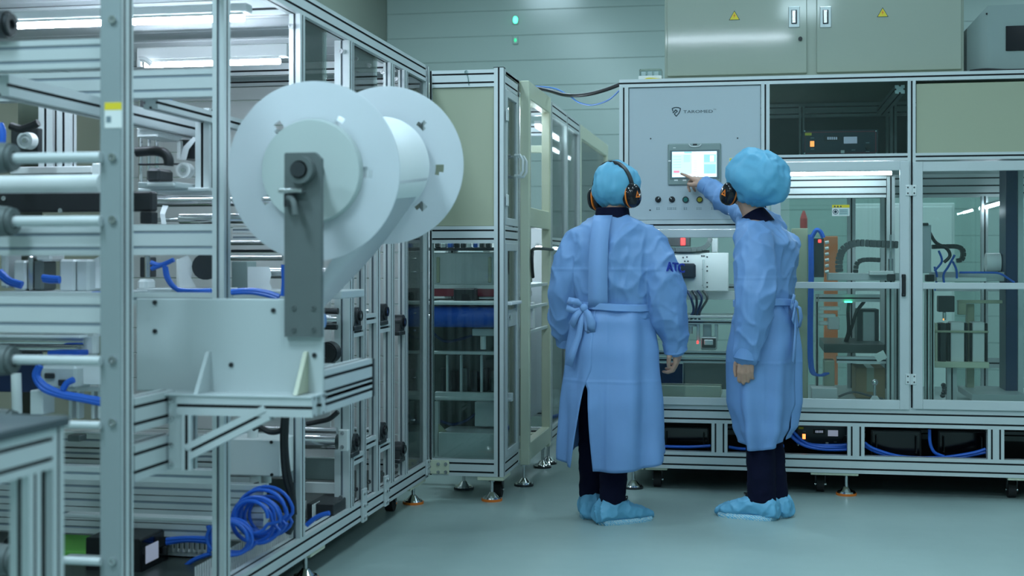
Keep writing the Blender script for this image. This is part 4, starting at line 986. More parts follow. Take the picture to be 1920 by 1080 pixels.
lb('slide_bar', 'black', 258, 345, 306, 309, 4.7, .03); lb('base_plate', 'alu', 258, 392, 352, 359, 4.5, .3)
rk = lb('tension_unit', 'dark_steel', 334, 366, 262, 298, 4.6, .12); m = MB(); m.add([atY(363,256,4.58), atY(344,275,4.58), atY(337,300,4.58), atY(349,300,4.58), atY(354,280,4.58), atY(368,262,4.58)], [(0,1,4,5),(1,2,3,4)]); m.build('web_strip', 'film_roll', rk, solid=.002); lb('tension_plate', 'plastic_white', 331, 337, 263, 299, 4.57, .03, rk)
def wheel(px, py, Y, r, par=None):
    c = atY(px, py, Y); m = MB(); m.ring(c, c+Vector((0,.04,0)), r, r*.72, 24); m.cyl(c+Vector((0,.008,0)), c+Vector((0,.03,0)), r*.74, n=20); w = m.build('pulley', 'plastic_white', par or LM, smooth=True); MB().cyl(c-Vector((0,.004,0)), c+Vector((0,.05,0)), r*.3, n=12).build('pulley_hub', 'steel', w, smooth=True)
wheel(343, 319, 4.55, .028); wheel(46, 263, 4.3, .030); lb('pulley_plate', 'dark_steel', 20, 72, 240, 285, 4.36, .03)
m = MB(); m.tube([atY(20, 236, 4.25), atY(40, 242, 4.25), atY(60, 236, 4.25), atY(72, 230, 4.25)], .014, 8); m.build('cable', 'black', LM, smooth=True)
m = MB(); m.tube([atY(0, 232, 4.0), atY(5, 250, 4.0), atY(3, 275, 4.0)], .012, 8); m.build('air_hose', 'blue_hose', LM, smooth=True)
lb('carriage', 'white_paint', 18, 172, 312, 326, 4.5, .3); lb('carriage_rail', 'black', 30, 172, 328, 330, 4.49, .02); lb('carriage_block', 'plastic_white', 172, 187, 306, 348, 4.45, .1)
# black cover and steel rollers
lb('blade_cover', 'black', -40, 284, 360, 397, Y4+.15, .05, c=.006); lb('blade_cover_end', 'black', 262, 284, 397, 419, Y4+.15, .05)
for px, py in ((8, 374), (114, 397)): bolt_y(LM, *atY(px, py-2, Y4+.15), .008)
xrod(284, 540, 376, 4.95, 12, 'chrome', 'steel_roller'); xrod(284, 540, 363, 5.0, 4, 'chrome', 'guide_rod'); xrod(284, 540, 411, 4.9, 4, 'chrome', 'guide_rod'); xrod(338, 540, 410, 4.85, 10, 'chrome', 'steel_roller')
xrod(434, 530, 484, 5.2, 5, 'chrome', 'steel_roller'); xrod(434, 630, 455, 5.3, 5, 'steel', 'guide_rod'); xrod(434, 520, 470, 5.1, 3, 'dark_steel', 'guide_rod')
for k in range(3): pxbeam(436, 520, 412+k*14, 422+k*14, 5.6, .04)
m = MB(); m.add([atY(305,385,4.8), atY(300,400,4.78), atY(303,420,4.78), atY(312,420,4.78), atY(309,402,4.78), atY(316,386,4.8)], [(0,1,4,5),(1,2,3,4)]); m.build('web_strip', 'film_roll', LM, solid=.002)
# middle deck: blocks, hoses, film
lb('valve_post', 'dark_steel', 262, 280, 482, 520, 4.6, .06); rod(atY(276, 520, 4.58), atY(276, 480, 4.58), .010, 'steel', 'air_cylinder'); lb('fixture', 'plastic_white', 256, 275, 523, 545, 4.55, .08, c=.01)
for pts in ([(283,492),(300,497),(320,490)], [(284,504),(305,496),(326,487)], [(308,497),(312,520),(325,538),(345,545),(396,545)], [(311,500),(316,522),(330,541),(348,548),(396,548)], [(434,546),(470,544),(500,548),(524,556)], [(434,549),(468,548),(495,552),(520,559)], [(531,496),(532,530),(530,555)]):
    m = MB(); m.tube([atY(a, b, 4.5) for a, b in pts], .0085, 8); m.build('air_hose', 'blue_hose', LM, smooth=True)
m = MB(); q = [(330,488),(352,478),(364,498),(358,520),(372,546),(338,546)]; m.add([atY(a, b, 4.75) for a, b in q]+[atY(a, b, 4.80) for a, b in q], [(0,1,2,3,4,5),(11,10,9,8,7,6)]+[(i,(i+1)%6,6+(i+1)%6,6+i) for i in range(6)]); m.build('film_fold', 'film_roll', LM)
lb('backing_plate', 'plastic_white', 330, 350, 486, 542, 4.85, .03); rod(atY(385, 500, 4.75), atY(396, 500, 5.2), .05, 'dark_steel', 'drive_roller')
lb('deck_plate', 'alu', 255, 397, 541, 562, 4.55, .25); lb('side_block', 'bezel', 434, 463, 490, 542, 4.9, .1); lb('deck_plate', 'alu', 434, 640, 545, 560, 4.75, .3)
m = MB(); q = [(464,500),(505,500),(509,515),(505,530),(512,545),(464,545)]; m.add([atY(a, b, 4.9) for a, b in q]+[atY(a, b, 4.96) for a, b in q], [(0,1,2,3,4,5),(11,10,9,8,7,6)]+[(i,(i+1)%6,6+(i+1)%6,6+i) for i in range(6)]); m.build('film_fold', 'film_roll', LM)
xrod(505, 640, 512, 5.1, 11, 'steel', 'steel_roller'); xrod(540, 640, 465, 5.4, 8, 'steel', 'steel_roller')
# left: motor blocks between the front beams
for a, b, y0, y1, mm in ((24, 48, 488, 545, 'alu'), (50, 60, 478, 545, 'steel'), (62, 80, 488, 545, 'arm_grey'), (110, 140, 486, 548, 'alu'), (142, 166, 486, 548, 'grey_plate'), (0, 14, 470, 540, 'grey_plate'), (66, 96, 472, 490, 'plastic_white')):
    lb('cylinder_block', mm, a, b, y0, y1, 4.35, .1, c=.008)
for pts in ([(0,508),(18,525),(42,533)], [(0,516),(18,530),(40,536)], [(80,520),(95,522),(112,523)], [(82,524),(96,526),(112,526)], [(160,560),(172,553),(190,552)]):
    m = MB(); m.tube([atY(a, b, 4.25) for a, b in pts], .011, 8); m.build('air_hose', 'blue_hose', LM, smooth=True)
m = MB(); q = [(176,486),(188,480),(188,540),(168,540)]; m.add([atY(a, b, 4.4) for a, b in q], [(0,1,2,3)]); m.build('film_fold', 'film_roll', LM, solid=.004)
lb('deck_plate', 'grey_plate', -40, 190, 548, 556, 4.2, .4)
xrod(0, 160, 640, 4.3, 9, 'chrome', 'steel_roller'); xrod(0, 150, 652, 4.35, 8, 'chrome', 'steel_roller'); lb('film_web', 'film_roll', -30, 150, 628, 634, 4.25, .3); lb('side_plate', 'plastic_white', 150, 178, 626, 668, 4.3, .04, c=.01)
lb('navy_cover', 'navy_panel', -40, 70, 662, 735, 4.4, .04); lb('valve_island', 'blue_belt', 88, 145, 658, 668, 4.2, .08)
mu = lb('servo_unit', 'grey_plate', 74, 142, 686, 730, 4.15, .12, c=.01); lb('servo_face', 'dark_steel', 82, 100, 700, 710, 4.14, .02, mu); lb('servo_face', 'dark_steel', 108, 124, 712, 724, 4.14, .02, mu); lb('label_plate', 'plastic_white', 150, 188, 684, 722, 4.2, .05)
for k, pts in enumerate(([(72,688),(66,705),(80,728),(110,740),(150,748),(190,756)], [(76,686),(70,705),(86,724),(115,737),(150,744),(190,751)], [(118,730),(126,718),(138,712)])):
    m = MB(); m.tube([atY(a, b, 4.08) for a, b in pts], .011, 8); m.build('air_hose', 'blue_hose', LM, smooth=True)
for a, b in ((128, 134), (142, 148), (170, 176), (182, 187)): lb('stand_leg', 'plastic_white', a, b, 733, 786, 4.3, .04)
lb('stand_top', 'plastic_white', 126, 190, 724, 734, 4.28, .2); lb('bracket_block', 'alu', 56, 80, 732, 778, 4.1, .08); rod(atY(32, 775, 3.9), atY(30, 700, 3.9), .016, 'plastic_white', 'support_rod')
# lower decks
for k, (y0, y1) in enumerate(((812, 838), (842, 858), (862, 880), (886, 912), (916, 940), (944, 968), (972, 1008), (1012, 1026))):
    pxbeam(-60, 400, y0, y1, 4.9, .06, XL+.05, XS-.2)
lb('tray_edge', 'alu_bright', -30, 190, 808, 812, 4.4, .2); lb('green_mat', 'green_mat', -30, 190, 1046, 1100, 4.45, .4); lb('clamp_block', 'arm_grey', 126, 150, 816, 828, 4.35, .05)
lb('bright_plate', 'film_roll', 14, 66, 933, 954, 4.7, .05); m = MB(); m.tube([atY(146, 940, 4.6), atY(156, 918, 4.6), atY(170, 916, 4.6), atY(184, 944, 4.6)], .016, 8); m.build('cable_loop', 'arm_grey', LM, smooth=True)
lb('middle_bar', 'alu', 120, 400, 968, 976, 4.3, .05); lb('middle_bar', 'alu', 120, 190, 1044, 1054, 4.1, .04)
c = atY(28, 1030, 4.3); MB().cyl(c, c+Vector((0,.08,0)), .05, n=20).build('drive_wheel', 'black', LM, smooth=True)
# lower bays right of the corner post
lb('bay_panel', 'dark_panel', 436, 540, 896, 960, 5.3, .02); MB().cbox(XL+.05, XS-.055, 3.9, YL-.06, LB+.02, LB+.032, .002).build('base_floor', 'dark_panel', LM)
jb = lb('junction_box', 'plastic_white', 430, 526, 823, 893, 4.62, .16, c=.005); rod(atY(474, 824, 4.66), atY(474, 804, 4.66), .020, 'plastic_white', 'cable_gland', jb); rod(atY(479, 905, 4.66), atY(479, 892, 4.66), .020, 'plastic_white', 'cable_gland', jb); rod(atY(500, 905, 4.7), atY(500, 892, 4.7), .018, 'plastic_white', 'cable_gland', jb)
for px, py in ((509, 829), (510, 890)): bolt_y(jb, *atY(px, py, 4.62), .006, 'screw', 'black')
for pts, r in (([(474,804),(485,800),(505,810),(525,808),(534,796),(534,775)], .010), ([(479,905),(484,918),(505,924),(530,926),(545,945),(548,975)], .013), ([(533,778),(531,830),(535,890),(545,930),(548,975),(540,1000)], .013), ([(538,778),(536,830),(540,880),(549,925),(552,965)], .010)):
    m = MB(); m.tube([atY(a, b, 4.58) for a, b in pts], r, 8); m.build('cable', 'black', LM, smooth=True)
m = MB(); m.tube([atY(575, 795, 5.0), atY(600, 790, 5.0), atY(618, 785, 5.0), atY(634, 772, 5.0)], .010, 8); m.build('cable', 'black', LM, smooth=True)
xrod(436, 632, 826, 5.25, 15, 'chrome', 'steel_roller'); xrod(436, 632, 805, 5.35, 6, 'steel', 'guide_rod'); xrod(540, 634, 599, 5.3, 10, 'chrome', 'steel_roller'); xrod(540, 634, 583, 5.35, 6, 'dark_steel', 'guide_rod'); xrod(540, 632, 612, 5.35, 6, 'dark_steel', 'guide_rod')
xrod(560, 628, 682, 5.25, 5, 'chrome', 'guide_rod'); c = atY(612, 662, 5.2); MB().cyl(c, c+Vector((0,.06,0)), .045, n=20).ring(c-Vector((0,.008,0)), c, .04, .02, 20).build('hand_wheel', 'black', LM, smooth=True)
bk = lb('roller_bracket', 'alu_bright', 634, 652, 806, 846, 5.15, .03); bolt_y(bk, *atY(642, 812, 5.15), .008); bolt_y(bk, *atY(642, 838, 5.15), .008)
lb('lower_panel', 'bezel', 572, 630, 858, 900, 5.5, .02); lb('clear_cover', 'plastic_white', 572, 640, 905, 926, 5.4, .02)
# web of film across the open side bay
lb('cover_sheet', 'white_paint', 434, 620, 560, 700, 5.7, .01); lb('cover_sheet', 'white_paint', 434, 620, 705, 800, 5.75, .01)
# wiring ducts: slotted plastic channel
def wiring_duct(par, p0, p1, w, h, step=.02):
    p0, p1 = Vector(p0), Vector(p1); d = (p1-p0); L = d.length; d.normalize(); s = d.cross(Vector((0,0,1))).normalized()
    R = Matrix((d, s, Vector((0,0,1)))).transposed(); root = MB().obox(p0+d*L/2+Vector((0,0,.002)), (L, w, .004), R).build('wiring_duct', 'plastic_white', par)
    n = int(L/step); first = None
    for side in (-1, 1):
        MB().obox(p0+d*L/2+s*side*(w/2-.001)+Vector((0,0,h*.12)), (L, .002, h*.24), R).build('duct_wall', 'plastic_white', root)
        for i in range(n):
            c = p0+d*(i+.5)*step+s*side*(w/2-.001)+Vector((0,0,h*.6))
            if first is None: first = MB().obox(c, (step*.55, .002, h*.8), R).build('duct_finger', 'plastic_white', root); fc = c
            else: dup(first, c-fc, root)
    return root
zf = LB+.034
wiring_duct(LM, atX(380, 1070, XS-.12).xy.to_3d()+Vector((0,0,zf)), atX(548, 985, XS-.12).xy.to_3d()+Vector((0,0,zf)), .06, .075)
wiring_duct(LM, (atY(312,0,4.62).x, 4.62, zf), (atY(392,0,4.62).x, 4.62, zf), .05, .08)
wiring_duct(LM, atX(572, 970, XS-.12).xy.to_3d()+Vector((0,0,zf)), atX(590, 960, XS-.12).xy.to_3d()+Vector((0,0,zf)), .06, .10)
for pts in ([(312,1018),(350,1013),(395,1016)], [(312,1012),(350,1009),(395,1010)], [(330,1078),(360,1052),(395,1038)], [(575,985),(590,972),(605,965),(618,962)], [(390,985),(393,1000),(392,1035)]):
    m = MB(); m.tube([atY(a, b, 4.5) for a, b in pts], .0085, 8); m.build('air_hose', 'blue_hose', LM, smooth=True)
lb('bay_box', 'black', 575, 625, 945, 985, 5.2, .3)
# coil of blue hose (one hose, many turns)
pts = []
cc = atY(488, 968, 4.45)
for k in range(150):
    n_ = k//15; t = k*2*PI/15; rr = .062+.038*((n_*7) % 10)/10
    pts.append(cc + Vector((rr*math.cos(t)+.012*math.sin(n_*2.1), -.09+.18*(k/150), rr*.92*math.sin(t)+.012*math.cos(n_*1.7))))
m = MB(); m.tube(pts, .0062, 7, sub=2); tag(m.build('hose_coil', 'blue_hose', smooth=True), 'tangled coil of bright blue air hose in the lower bay of the left machine', 'hose')
pts = [cc+Vector((-.055+(.07+.012*math.sin(k*.13))*math.cos(k*.42), -.16+.07*k/60, -.05+.058*math.sin(k*.42))) for k in range(60)]
m = MB(); m.tube(pts, .0062, 7, sub=2); tag(m.build('hose_coil', 'blue_hose', smooth=True), 'smaller loop of blue air hose lying in front of the big coil', 'hose')
def gen2(label, px0, px1, py0, py1, Y, dep, scr):
    x0, x1, z0, z1 = rect(px0, px1, py0, py1, Y)
    g = thing('control_unit', label, 'control unit', ((x0+x1)/2, Y+dep/2, z0))
    MB().cbox(x0, x1, Y, Y+dep, z0, z1, .004).build('housing', 'black', g)
    MB().cbox(x1, x1+.006, Y+.005, Y+dep-.005, z0+.005, z1-.005, .001).build('front_panel', 'black_gloss', g)
    MB().cbox(x1+.005, x1+.008, Y+dep*.15, Y+dep*.6, z0+(z1-z0)*.25, z0+(z1-z0)*.75, .0005).build('display', 'lcd', g)
    MB().cbox(x1+.005, x1+.02, Y+dep*.75, Y+dep*.85, z0+(z1-z0)*.3, z0+(z1-z0)*.5, .002).build('knob', 'dark_steel', g)
    return g
gen2('black control unit with a pale display at the foot of the left machine', 160, 262, 1010, 1075, 4.35, .22, 1); gen2('second black control unit set back beside the wiring duct', 262, 345, 985, 1014, 4.85, .25, 1)

# ================================================================ reel stand and film reel
YK = 3.70
RS = thing('reel_stand', 'cantilevered reel stand with pale grey plate and dark arm at the machine side', 'stand', (atY(430,0,YK).x, YK, atY(430,880,YK).z))
x0, x1, z0, z1 = rect(255, 606, 560, 736, YK)
pl = MB().cbox(x0, x1, YK, YK+.012, z0, z1, .003).build('mounting_plate', 'grey_plate', RS)
for px, py in ((291, 567), (291, 621), (513, 582), (434, 684), (590, 666)): bolt_y(pl, *atY(px, py, YK), .007, 'bolt', 'dark_steel')
for px in (392, 575):
    c = atY(px, 735, YK); t = atY(px, 659, YK); m = MB(); m.prism([c+Vector((-.006,0,0)), t+Vector((-.006,0,0)), t+Vector((-.006,-.012,0)), c+Vector((-.006,-.10,0)), ], (.012,0,0)); m.build('gusset', 'panel_beige' if px > 500 else 'grey_plate', pl)
zb1 = z0; zb0 = atY(470, 773, YK).z
xa = atY(341, 0, YK-.06).x
xbeam(RS, xa, x1, YK-.10, YK-.055, zb0, zb1-.002); xbeam(RS, xa, x1, YK-.02, YK+.025, zb0, zb1-.002)
MB().cbox(x0+.06, x1, YK-.105, YK+.03, zb1-.002, zb1+.003, .001).build('base_plate', 'grey_plate', RS)
zv = atY(350, 880, YK-.08).z
post(RS, atY(341,0,YK-.1).x, atY(358,0,YK-.1).x, YK-.10, YK-.055, zv, zb0)
MB().cbox(atY(312,0,YK-.1).x, atY(341,0,YK-.1).x, YK-.09, YK-.075, zv, zb1, .003).build('joint_plate', 'alu', RS)
for py in (752, 785, 835, 872): bolt_y(RS, *atY(322, py, YK-.09), .008)
p0 = atY(357, 846, YK-.08); p1 = atY(505, 772, YK-.08); beam(RS, p0, p1, .045, .045, (0,0,1), 'brace')
for y0, y1 in ((742, 800), (830, 892)):                      # rails along the machine that carry the stand
    zz0, zz1 = atX(250, y1+12, XS).z, atX(250, y0+6, XS).z; ybeam(RS, XS-.05, XS, Yp(250)+.01, YK-.03, zz0, zz1)
zt = atY(606, 690, YK+.1).z
ybeam(RS, x1-.05, x1, YK+.014, YK+.50, zt-.085, zt); ybeam(RS, x1-.05, x1, YK+.03, YK+.50, zb0, zb0+.05); MB().cbox(x1-.055, x1+.004, YK+.50, YK+.515, zb0, zt, .002).build('end_cap', 'dark_steel', RS)
beam(RS, (XS, YK+.475, zt-.04), (x1-.05, YK+.475, zt-.04), .045, .045, (0,0,1))
# dark arm
C1 = atD(587, 321, 4.07); C2 = atD(725, 310, 4.64); AX = (C2-C1).normalized()
YA = YK - .022
ax0, ax1, az0, az1 = rect(533, 602, 286, 632, YA); ch = .018
m = MB(); m.prism([(ax0, YA, az0), (ax1, YA, az0), (ax1, YA, az1-ch), (ax1-ch, YA, az1), (ax0+.004, YA, az1), (ax0, YA, az1-.004)], (0, .022, 0)); arm = m.build('support_arm', 'arm_grey', RS)
for px in (551, 588):
    for py in (577, 618): bolt_y(arm, *atY(px, py, YA), .007, 'screw', 'arm_grey')
S0 = atY(561, 318, YA-.03)
m = MB(); m.ring(S0+Vector((0,.03,0)), S0+Vector((0,-.004,0)), .040, .026, 28); m.build('bearing_collar', 'arm_grey', arm, smooth=True)
lz = atY(552, 359, YA).z; lx = atY(552, 0, YA).x
MB().cbox(lx-.035, lx+.035, YA-.04, YA, lz-.006, lz+.006, .002).build('lock_plate', 'steel', arm); MB().cyl((lx-.008, YA-.02, lz-.008), (lx-.008, YA-.02, lz-.045), .016, n=16).build('lock_nut', 'dark_steel', arm, smooth=True)
m = MB(); m.tube([(lx-.008, YA-.03, lz-.02), (lx+.012, YA-.045, lz-.03), (lx+.02, YA-.05, lz-.07)], .009, 8); m.build('lock_lever', 'arm_grey', arm, smooth=True)
# reel
FR = thing('film_reel', 'large white reel of translucent film on the dark arm', 'reel', (C1+C2)/2 - Vector((0,0,.27)))
ux = AX.cross(Vector((0,0,1))).normalized(); uz = ux.cross(AX).normalized()
NF = Vector((0.0, 1, .04)).normalized(); fx = NF.cross(Vector((0,0,1))).normalized(); fz = fx.cross(NF).normalized()
def flange(c, R, core, holes, hr0, hr1, name):
    n = 96; bands = [core, hr0, (hr0+hr1)/2, hr1, R]; m = MB()
    vs = [c + (fx*math.cos(2*PI*i/n)+fz*math.sin(2*PI*i/n))*r for r in bands for i in range(n)]
    fs = []
    for b in range(len(bands)-1):
        for i in range(n):
            a = (i+.5)/n*360
            inh = any(abs((a-h+180) % 360-180) < (5.5 if b == 1 else 3.4) for h in holes) and b in (1, 2)
            if not inh: fs.append((b*n+i, b*n+(i+1)%n, (b+1)*n+(i+1)%n, (b+1)*n+i))
    m.add(vs, fs); return m.build(name, 'film', FR, solid=.006)
flange(C1, .274, .05, [128, 357, 210, 275, 60], .160, .188, 'near_flange'); flange(C2, .274, .05, [47, 355, 310, 200, 120, 250], .175, .205, 'far_flange')
m = MB(); m.cyl(C1+AX*.028, C2-AX*.026, .168, n=72); m.build('film_roll', 'film_roll', FR, smooth=True)
m = MB(); m.cyl(C1-NF*.028, C1-NF*.004, .154, .160, n=64); m.build('hub_disc', 'hub_grey', FR, smooth=True, angle=30)
Sh = S0+Vector((0,-.02,0))
m = MB(); m.cyl(C1-AX*.07, C1-AX*.02, .048, n=28); m.build('clamp_ring', 'arm_grey', FR, smooth=True)
m = MB(); m.cyl(S0+Vector((0,-.014,0)), C1-AX*.02, .022, n=20); m.cyl(C1-AX*.02, C2+AX*.03, .022, n=20); m.build('spindle', 'dark_steel', FR, smooth=True)
# film web running off the reel to a guide roller
ctr = C1*.5+C2*.5; half = (C2-C1).length/2-.03
Gp = atY(598, 590, 4.35)
top = ctr + (ux*.163 - uz*.045)
m = MB(); n = 14; vs = []
g0 = Vector((Gp.x+.02, 0, Gp.z))
for i in range(n+1):
    t = i/n
    for s in (-1, 1):
        a = top + AX*half*s; b = Vector((Gp.x+.0, a.y*.5+ctr.y*.5, Gp.z)); vs.append(a.lerp(b, t)+Vector((.03*math.sin(t*PI), 0, 0)))
m.add(vs, [(2*i, 2*i+1, 2*i+3, 2*i+2) for i in range(n)]); m.build('film_web', 'film', FR, solid=.002, smooth=True)
rod((Gp.x-.35, 4.35, Gp.z-.02), (Gp.x+.02, 4.35, Gp.z-.02), .024, 'chrome', 'steel_roller', RS)

# ================================================================ foreground bench, lower left
XT = -1.483; YT = atX(122, 0, XT).y; ZTb = atX(118, 780, XT).z
TB = thing('work_bench', 'dark-topped bench on aluminium legs in the blurred left foreground', 'table', (XT-.4, YT-.3, 0))
MB().cbox(XT-.8, XT+.01, YT-.62, YT+.005, ZTb-.022, ZTb, .004).build('bench_top', 'table_top', TB)
zr = ZTb-.022
for x in (XT-.79, XT-.045):
    for y in (YT-.6, YT-.05): post(TB, x, x+.045, y, y+.045, 0.0, zr, 'leg')
ybeam(TB, XT-.04, XT, YT-.555, YT-.05, zr-.085, zr-.0); ybeam(TB, XT-.79, XT-.745, YT-.555, YT-.05, zr-.085, zr); xbeam(TB, XT-.745, XT-.045, YT-.05, YT-.005, zr-.085, zr); xbeam(TB, XT-.745, XT-.045, YT-.6, YT-.555, zr-.085, zr)
ybeam(TB, XT-.04, XT, YT-.555, YT-.05, .12, .165)
post(TB, XT-.045, XT, YT-.145, YT-.10, 0, zr-.085, 'leg_brace')

# ================================================================ second module behind the left machine
Y2M = YL + .004; X2 = atY(944, 0, Y2M).x; Y2E = atX(974, 0, X2).y
M2 = thing('glazed_cell', 'glazed cell with a beige upper panel and blue conveyor roller, middle of the line', 'machine', ((XS+X2)/2, (Y2M+Y2E)/2, 0))
def Z2(py, px=880): return atY(px, py, Y2M).z
T2, B2 = Z2(131), Z2(893)
xa = XS+.003
post(M2, X2-.05, X2, Y2M, Y2M+.05, B2, Z2(128)); MB().box(X2-.052, X2+.002, Y2M-.002, Y2M+.052, Z2(128), Z2(127)).build('post_cap', 'black', M2)
post(M2, X2-.05, X2, Y2E-.05, Y2E, B2+.09, T2); post(M2, xa, xa+.012, Y2M, Y2M+.05, B2, T2); post(M2, xa, xa+.045, Y2E-.05, Y2E, B2+.09, T2-.09)
for a, b in ((131, 163), (424, 456), (861, 893)): xbeam(M2, xa+.012, X2-.05, Y2M, Y2M+.05, Z2(b), Z2(a)); ybeam(M2, X2-.05, X2, Y2M+.05, Y2E-.05, Z2(b), Z2(a))
xbeam(M2, xa, X2, Y2E-.05, Y2E, T2-.09, T2); xbeam(M2, xa, X2, Y2E-.05, Y2E, B2, B2+.09)
panel(M2, xa+.012, X2-.05, Y2M+.012, Y2M+.02, Z2(424), Z2(163), 'panel_beige', 'upper_panel'); MB().box(xa+.012, X2-.05, Y2M+.012, Y2M+.016, Z2(861), Z2(456)).build('front_pane', 'glass_clear', M2)
panel(M2, xa, X2, Y2M+.06, Y2E, T2-.02, T2, 'panel_beige', 'roof_panel')
# door on the side of the cell
ya, yb = Y2M+.06, Y2E-.055; za, zb = Z2(422), Z2(165)
def yframe(par, X, y0, y1, z0, z1, s, m='alu', name='door', gl='glass_clear'):
    mm = MB(); mm.cbox(X-.02, X, y0, y0+s, z0, z1, .002); mm.cbox(X-.02, X, y1-s, y1, z0, z1, .002); mm.cbox(X-.02, X, y0+s, y1-s, z1-s, z1, .002); mm.cbox(X-.02, X, y0+s, y1-s, z0, z0+s, .002)
    d = mm.build(name, m, par); MB().box(X-.012, X-.008, y0+s-.004, y1-s+.004, z0+s-.004, z1-s+.004).build('door_pane', gl, d); return d
dd = yframe(M2, X2+.004, ya, yb, za, zb, .04); yframe(M2, X2+.004, ya, yb, B2+.09, Z2(456), .04)
for yy in (yb-.02, yb-.13):
    z_ = Z2(304); m = MB(); X_ = X2+.006; q = [(X_, yy, z_-.055), (X_+.03, yy, z_-.055), (X_+.045, yy, z_-.03), (X_+.045, yy, z_+.03), (X_+.03, yy, z_+.055), (X_, yy, z_+.055)]
    m.tube(q, .008, 8, sub=1); m.build('door_handle', 'alu_bright', dd, smooth=True)
for py in (215, 375): c = Vector((X2+.004, ya+.0, Z2(py))); MB().cbox(c.x, c.x+.008, c.y-.02, c.y+.03, c.z-.03, c.z+.03, .002).build('hinge', 'alu_bright', dd)
MB().cbox(xa+.0, xa+.105, Y2M-.008, Y2M, Z2(890), Z2(864), .002).build('joint_plate', 'frame_cream', M2)
for px in (822, 836):
    for py in (870, 885): bolt_y(M2, *atY(px, py, Y2M-.008), .009)
foot(M2, atY(920,0,Y2M+.03).x, Y2M+.06, B2-.02, True); caster(M2, X2-.06, Y2M+.16, B2-.02); panel(M2, X2-.14, X2+.0, Y2M+.003, Y2M+.2, B2-.02, B2, 'frame_cream', 'foot_bracket'); foot(M2, xa+.1, Y2E-.1, B2, False)
m = MB(); m.ring(atY(874, 135, Y2M-.004), atY(874, 135, Y2M), .010, .006, 14); m.tube([atY(873, 134, Y2M-.004), atY(877, 144, Y2M-.004), atY(879, 160, Y2M-.004)], .003, 6); m.build('hanging_tag', 'acrylic', M2)
# what stands inside
def mb2(name, m_, px0, px1, py0, py1, Y, dep, c=.003, par=None):
    dep = min(dep, .3); Y = min(Y, Y2E-.058-dep)                 # keep everything inside the cell
    return MB().pbox(px0, px1, py0, py1, Y, dep, c).build(name, m_, par or M2)
mb2('rear_cover', 'grey_plate', 812, 925, 474, 534, Y2M+.45, .02); mb2('cross_rail', 'alu', 800, 952, 534, 542, Y2M+.4, .04); mb2('cross_rail', 'dark_steel', 800, 952, 464, 470, Y2M+.4, .04)
for a, b in ((818, 824), (915, 921)): mb2('rib', 'panel_beige', a, b, 482, 530, Y2M+.42, .03)
for k in range(9): mb2('fitting', ('dark_steel', 'plastic_white', 'blue_hose', 'black')[k % 4], 815+k*12, 823+k*12, 456, 464, Y2M+.35+.03*(k % 3), .05)
mb2('dark_motor', 'black', 850, 890, 541, 566, Y2M+.35, .12, .006); mb2('maroon_cover', 'maroon', 812, 955, 541, 556, Y2M+.4, .04)
mb2('white_sheet', 'film_roll', 800, 960, 566, 572, Y2M+.2, .35); m = MB()
zc_ = atY(880, 595, Y2M+.14).z; c0 = atY(812, 595, Y2M+.18); c1 = atY(958, 595, Y2M+.18); m.cyl((c0.x, Y2M+.18, zc_), (c1.x-.02, Y2M+.18, zc_), .055, n=32); cv = m.build('conveyor_roller', 'blue_belt', M2, smooth=True, angle=60)
MB().cbox(c0.x, c1.x-.02, Y2M+.18, Y2E-.08, zc_+.045, zc_+.0548, .002).build('conveyor_belt', 'blue_belt', M2); MB().cyl((c0.x-.03, Y2M+.18, zc_), (c1.x+.0, Y2M+.18, zc_), .014, n=14).build('roller_axle', 'chrome', cv, smooth=True)
for a in (c0.x-.012, c1.x-.018): MB().cbox(a, a+.01, Y2M+.16, Y2E-.08, zc_-.05, zc_+.04, .002).build('conveyor_side', 'alu', M2)
mb2('underframe', 'grey_plate', 885, 945, 616, 630, Y2M+.25, .2); rod(atY(906, 655, Y2M+.25), atY(906, 630, Y2M+.25), .016, 'alu_bright', 'support_rod', M2)
mb2('shelf_rail', 'alu', 812, 946, 659, 665, Y2M+.2, .04); mb2('lower_beam', 'alu', 815, 960, 736, 752, Y2M+.15, .04); mb2('lower_beam', 'alu', 815, 822, 752, 860, Y2M+.15, .04); mb2('lower_beam', 'alu', 815, 960, 745, 751, Y2M+.14, .02)
for a, b in ((836, 840), (900, 904), (862, 866)): mb2('shelf_leg', 'alu', a, b, 666, 736, Y2M+.3, .03)
mb2('lower_block', 'grey_plate', 890, 930, 754, 800, Y2M+.35, .12); mb2('lower_tray', 'grey_plate', 822, 930, 812, 862, Y2M+.2, .3)
for k in range(6): mb2('actuator', ('dark_steel', 'black', 'arm_grey')[k % 3], 826+k*19, 838+k*19, 690+6*(k % 2), 734, Y2M+.4, .06)
mb2('dark_backing', 'dark_panel', 800, 955, 560, 860, Y2E-.06, .01)
m = MB(); m.prism([atY(822, 795, Y2M+.15), atY(846, 820, Y2M+.15), atY(846, 845, Y2M+.15), atY(822, 830, Y2M+.15)], (0,.02,0)); m.build('corner_gusset', 'panel_beige', M2)
for pts in ([(812,625),(835,640),(870,634),(900,622)], [(826,790),(850,796),(875,788),(892,775)]):
    m = MB(); m.tube([atY(a, b, Y2M+.3) for a, b in pts], .008, 8); m.build('cable', 'navy_panel', M2, smooth=True)

# ================================================================ cream welded frame and the cells behind it

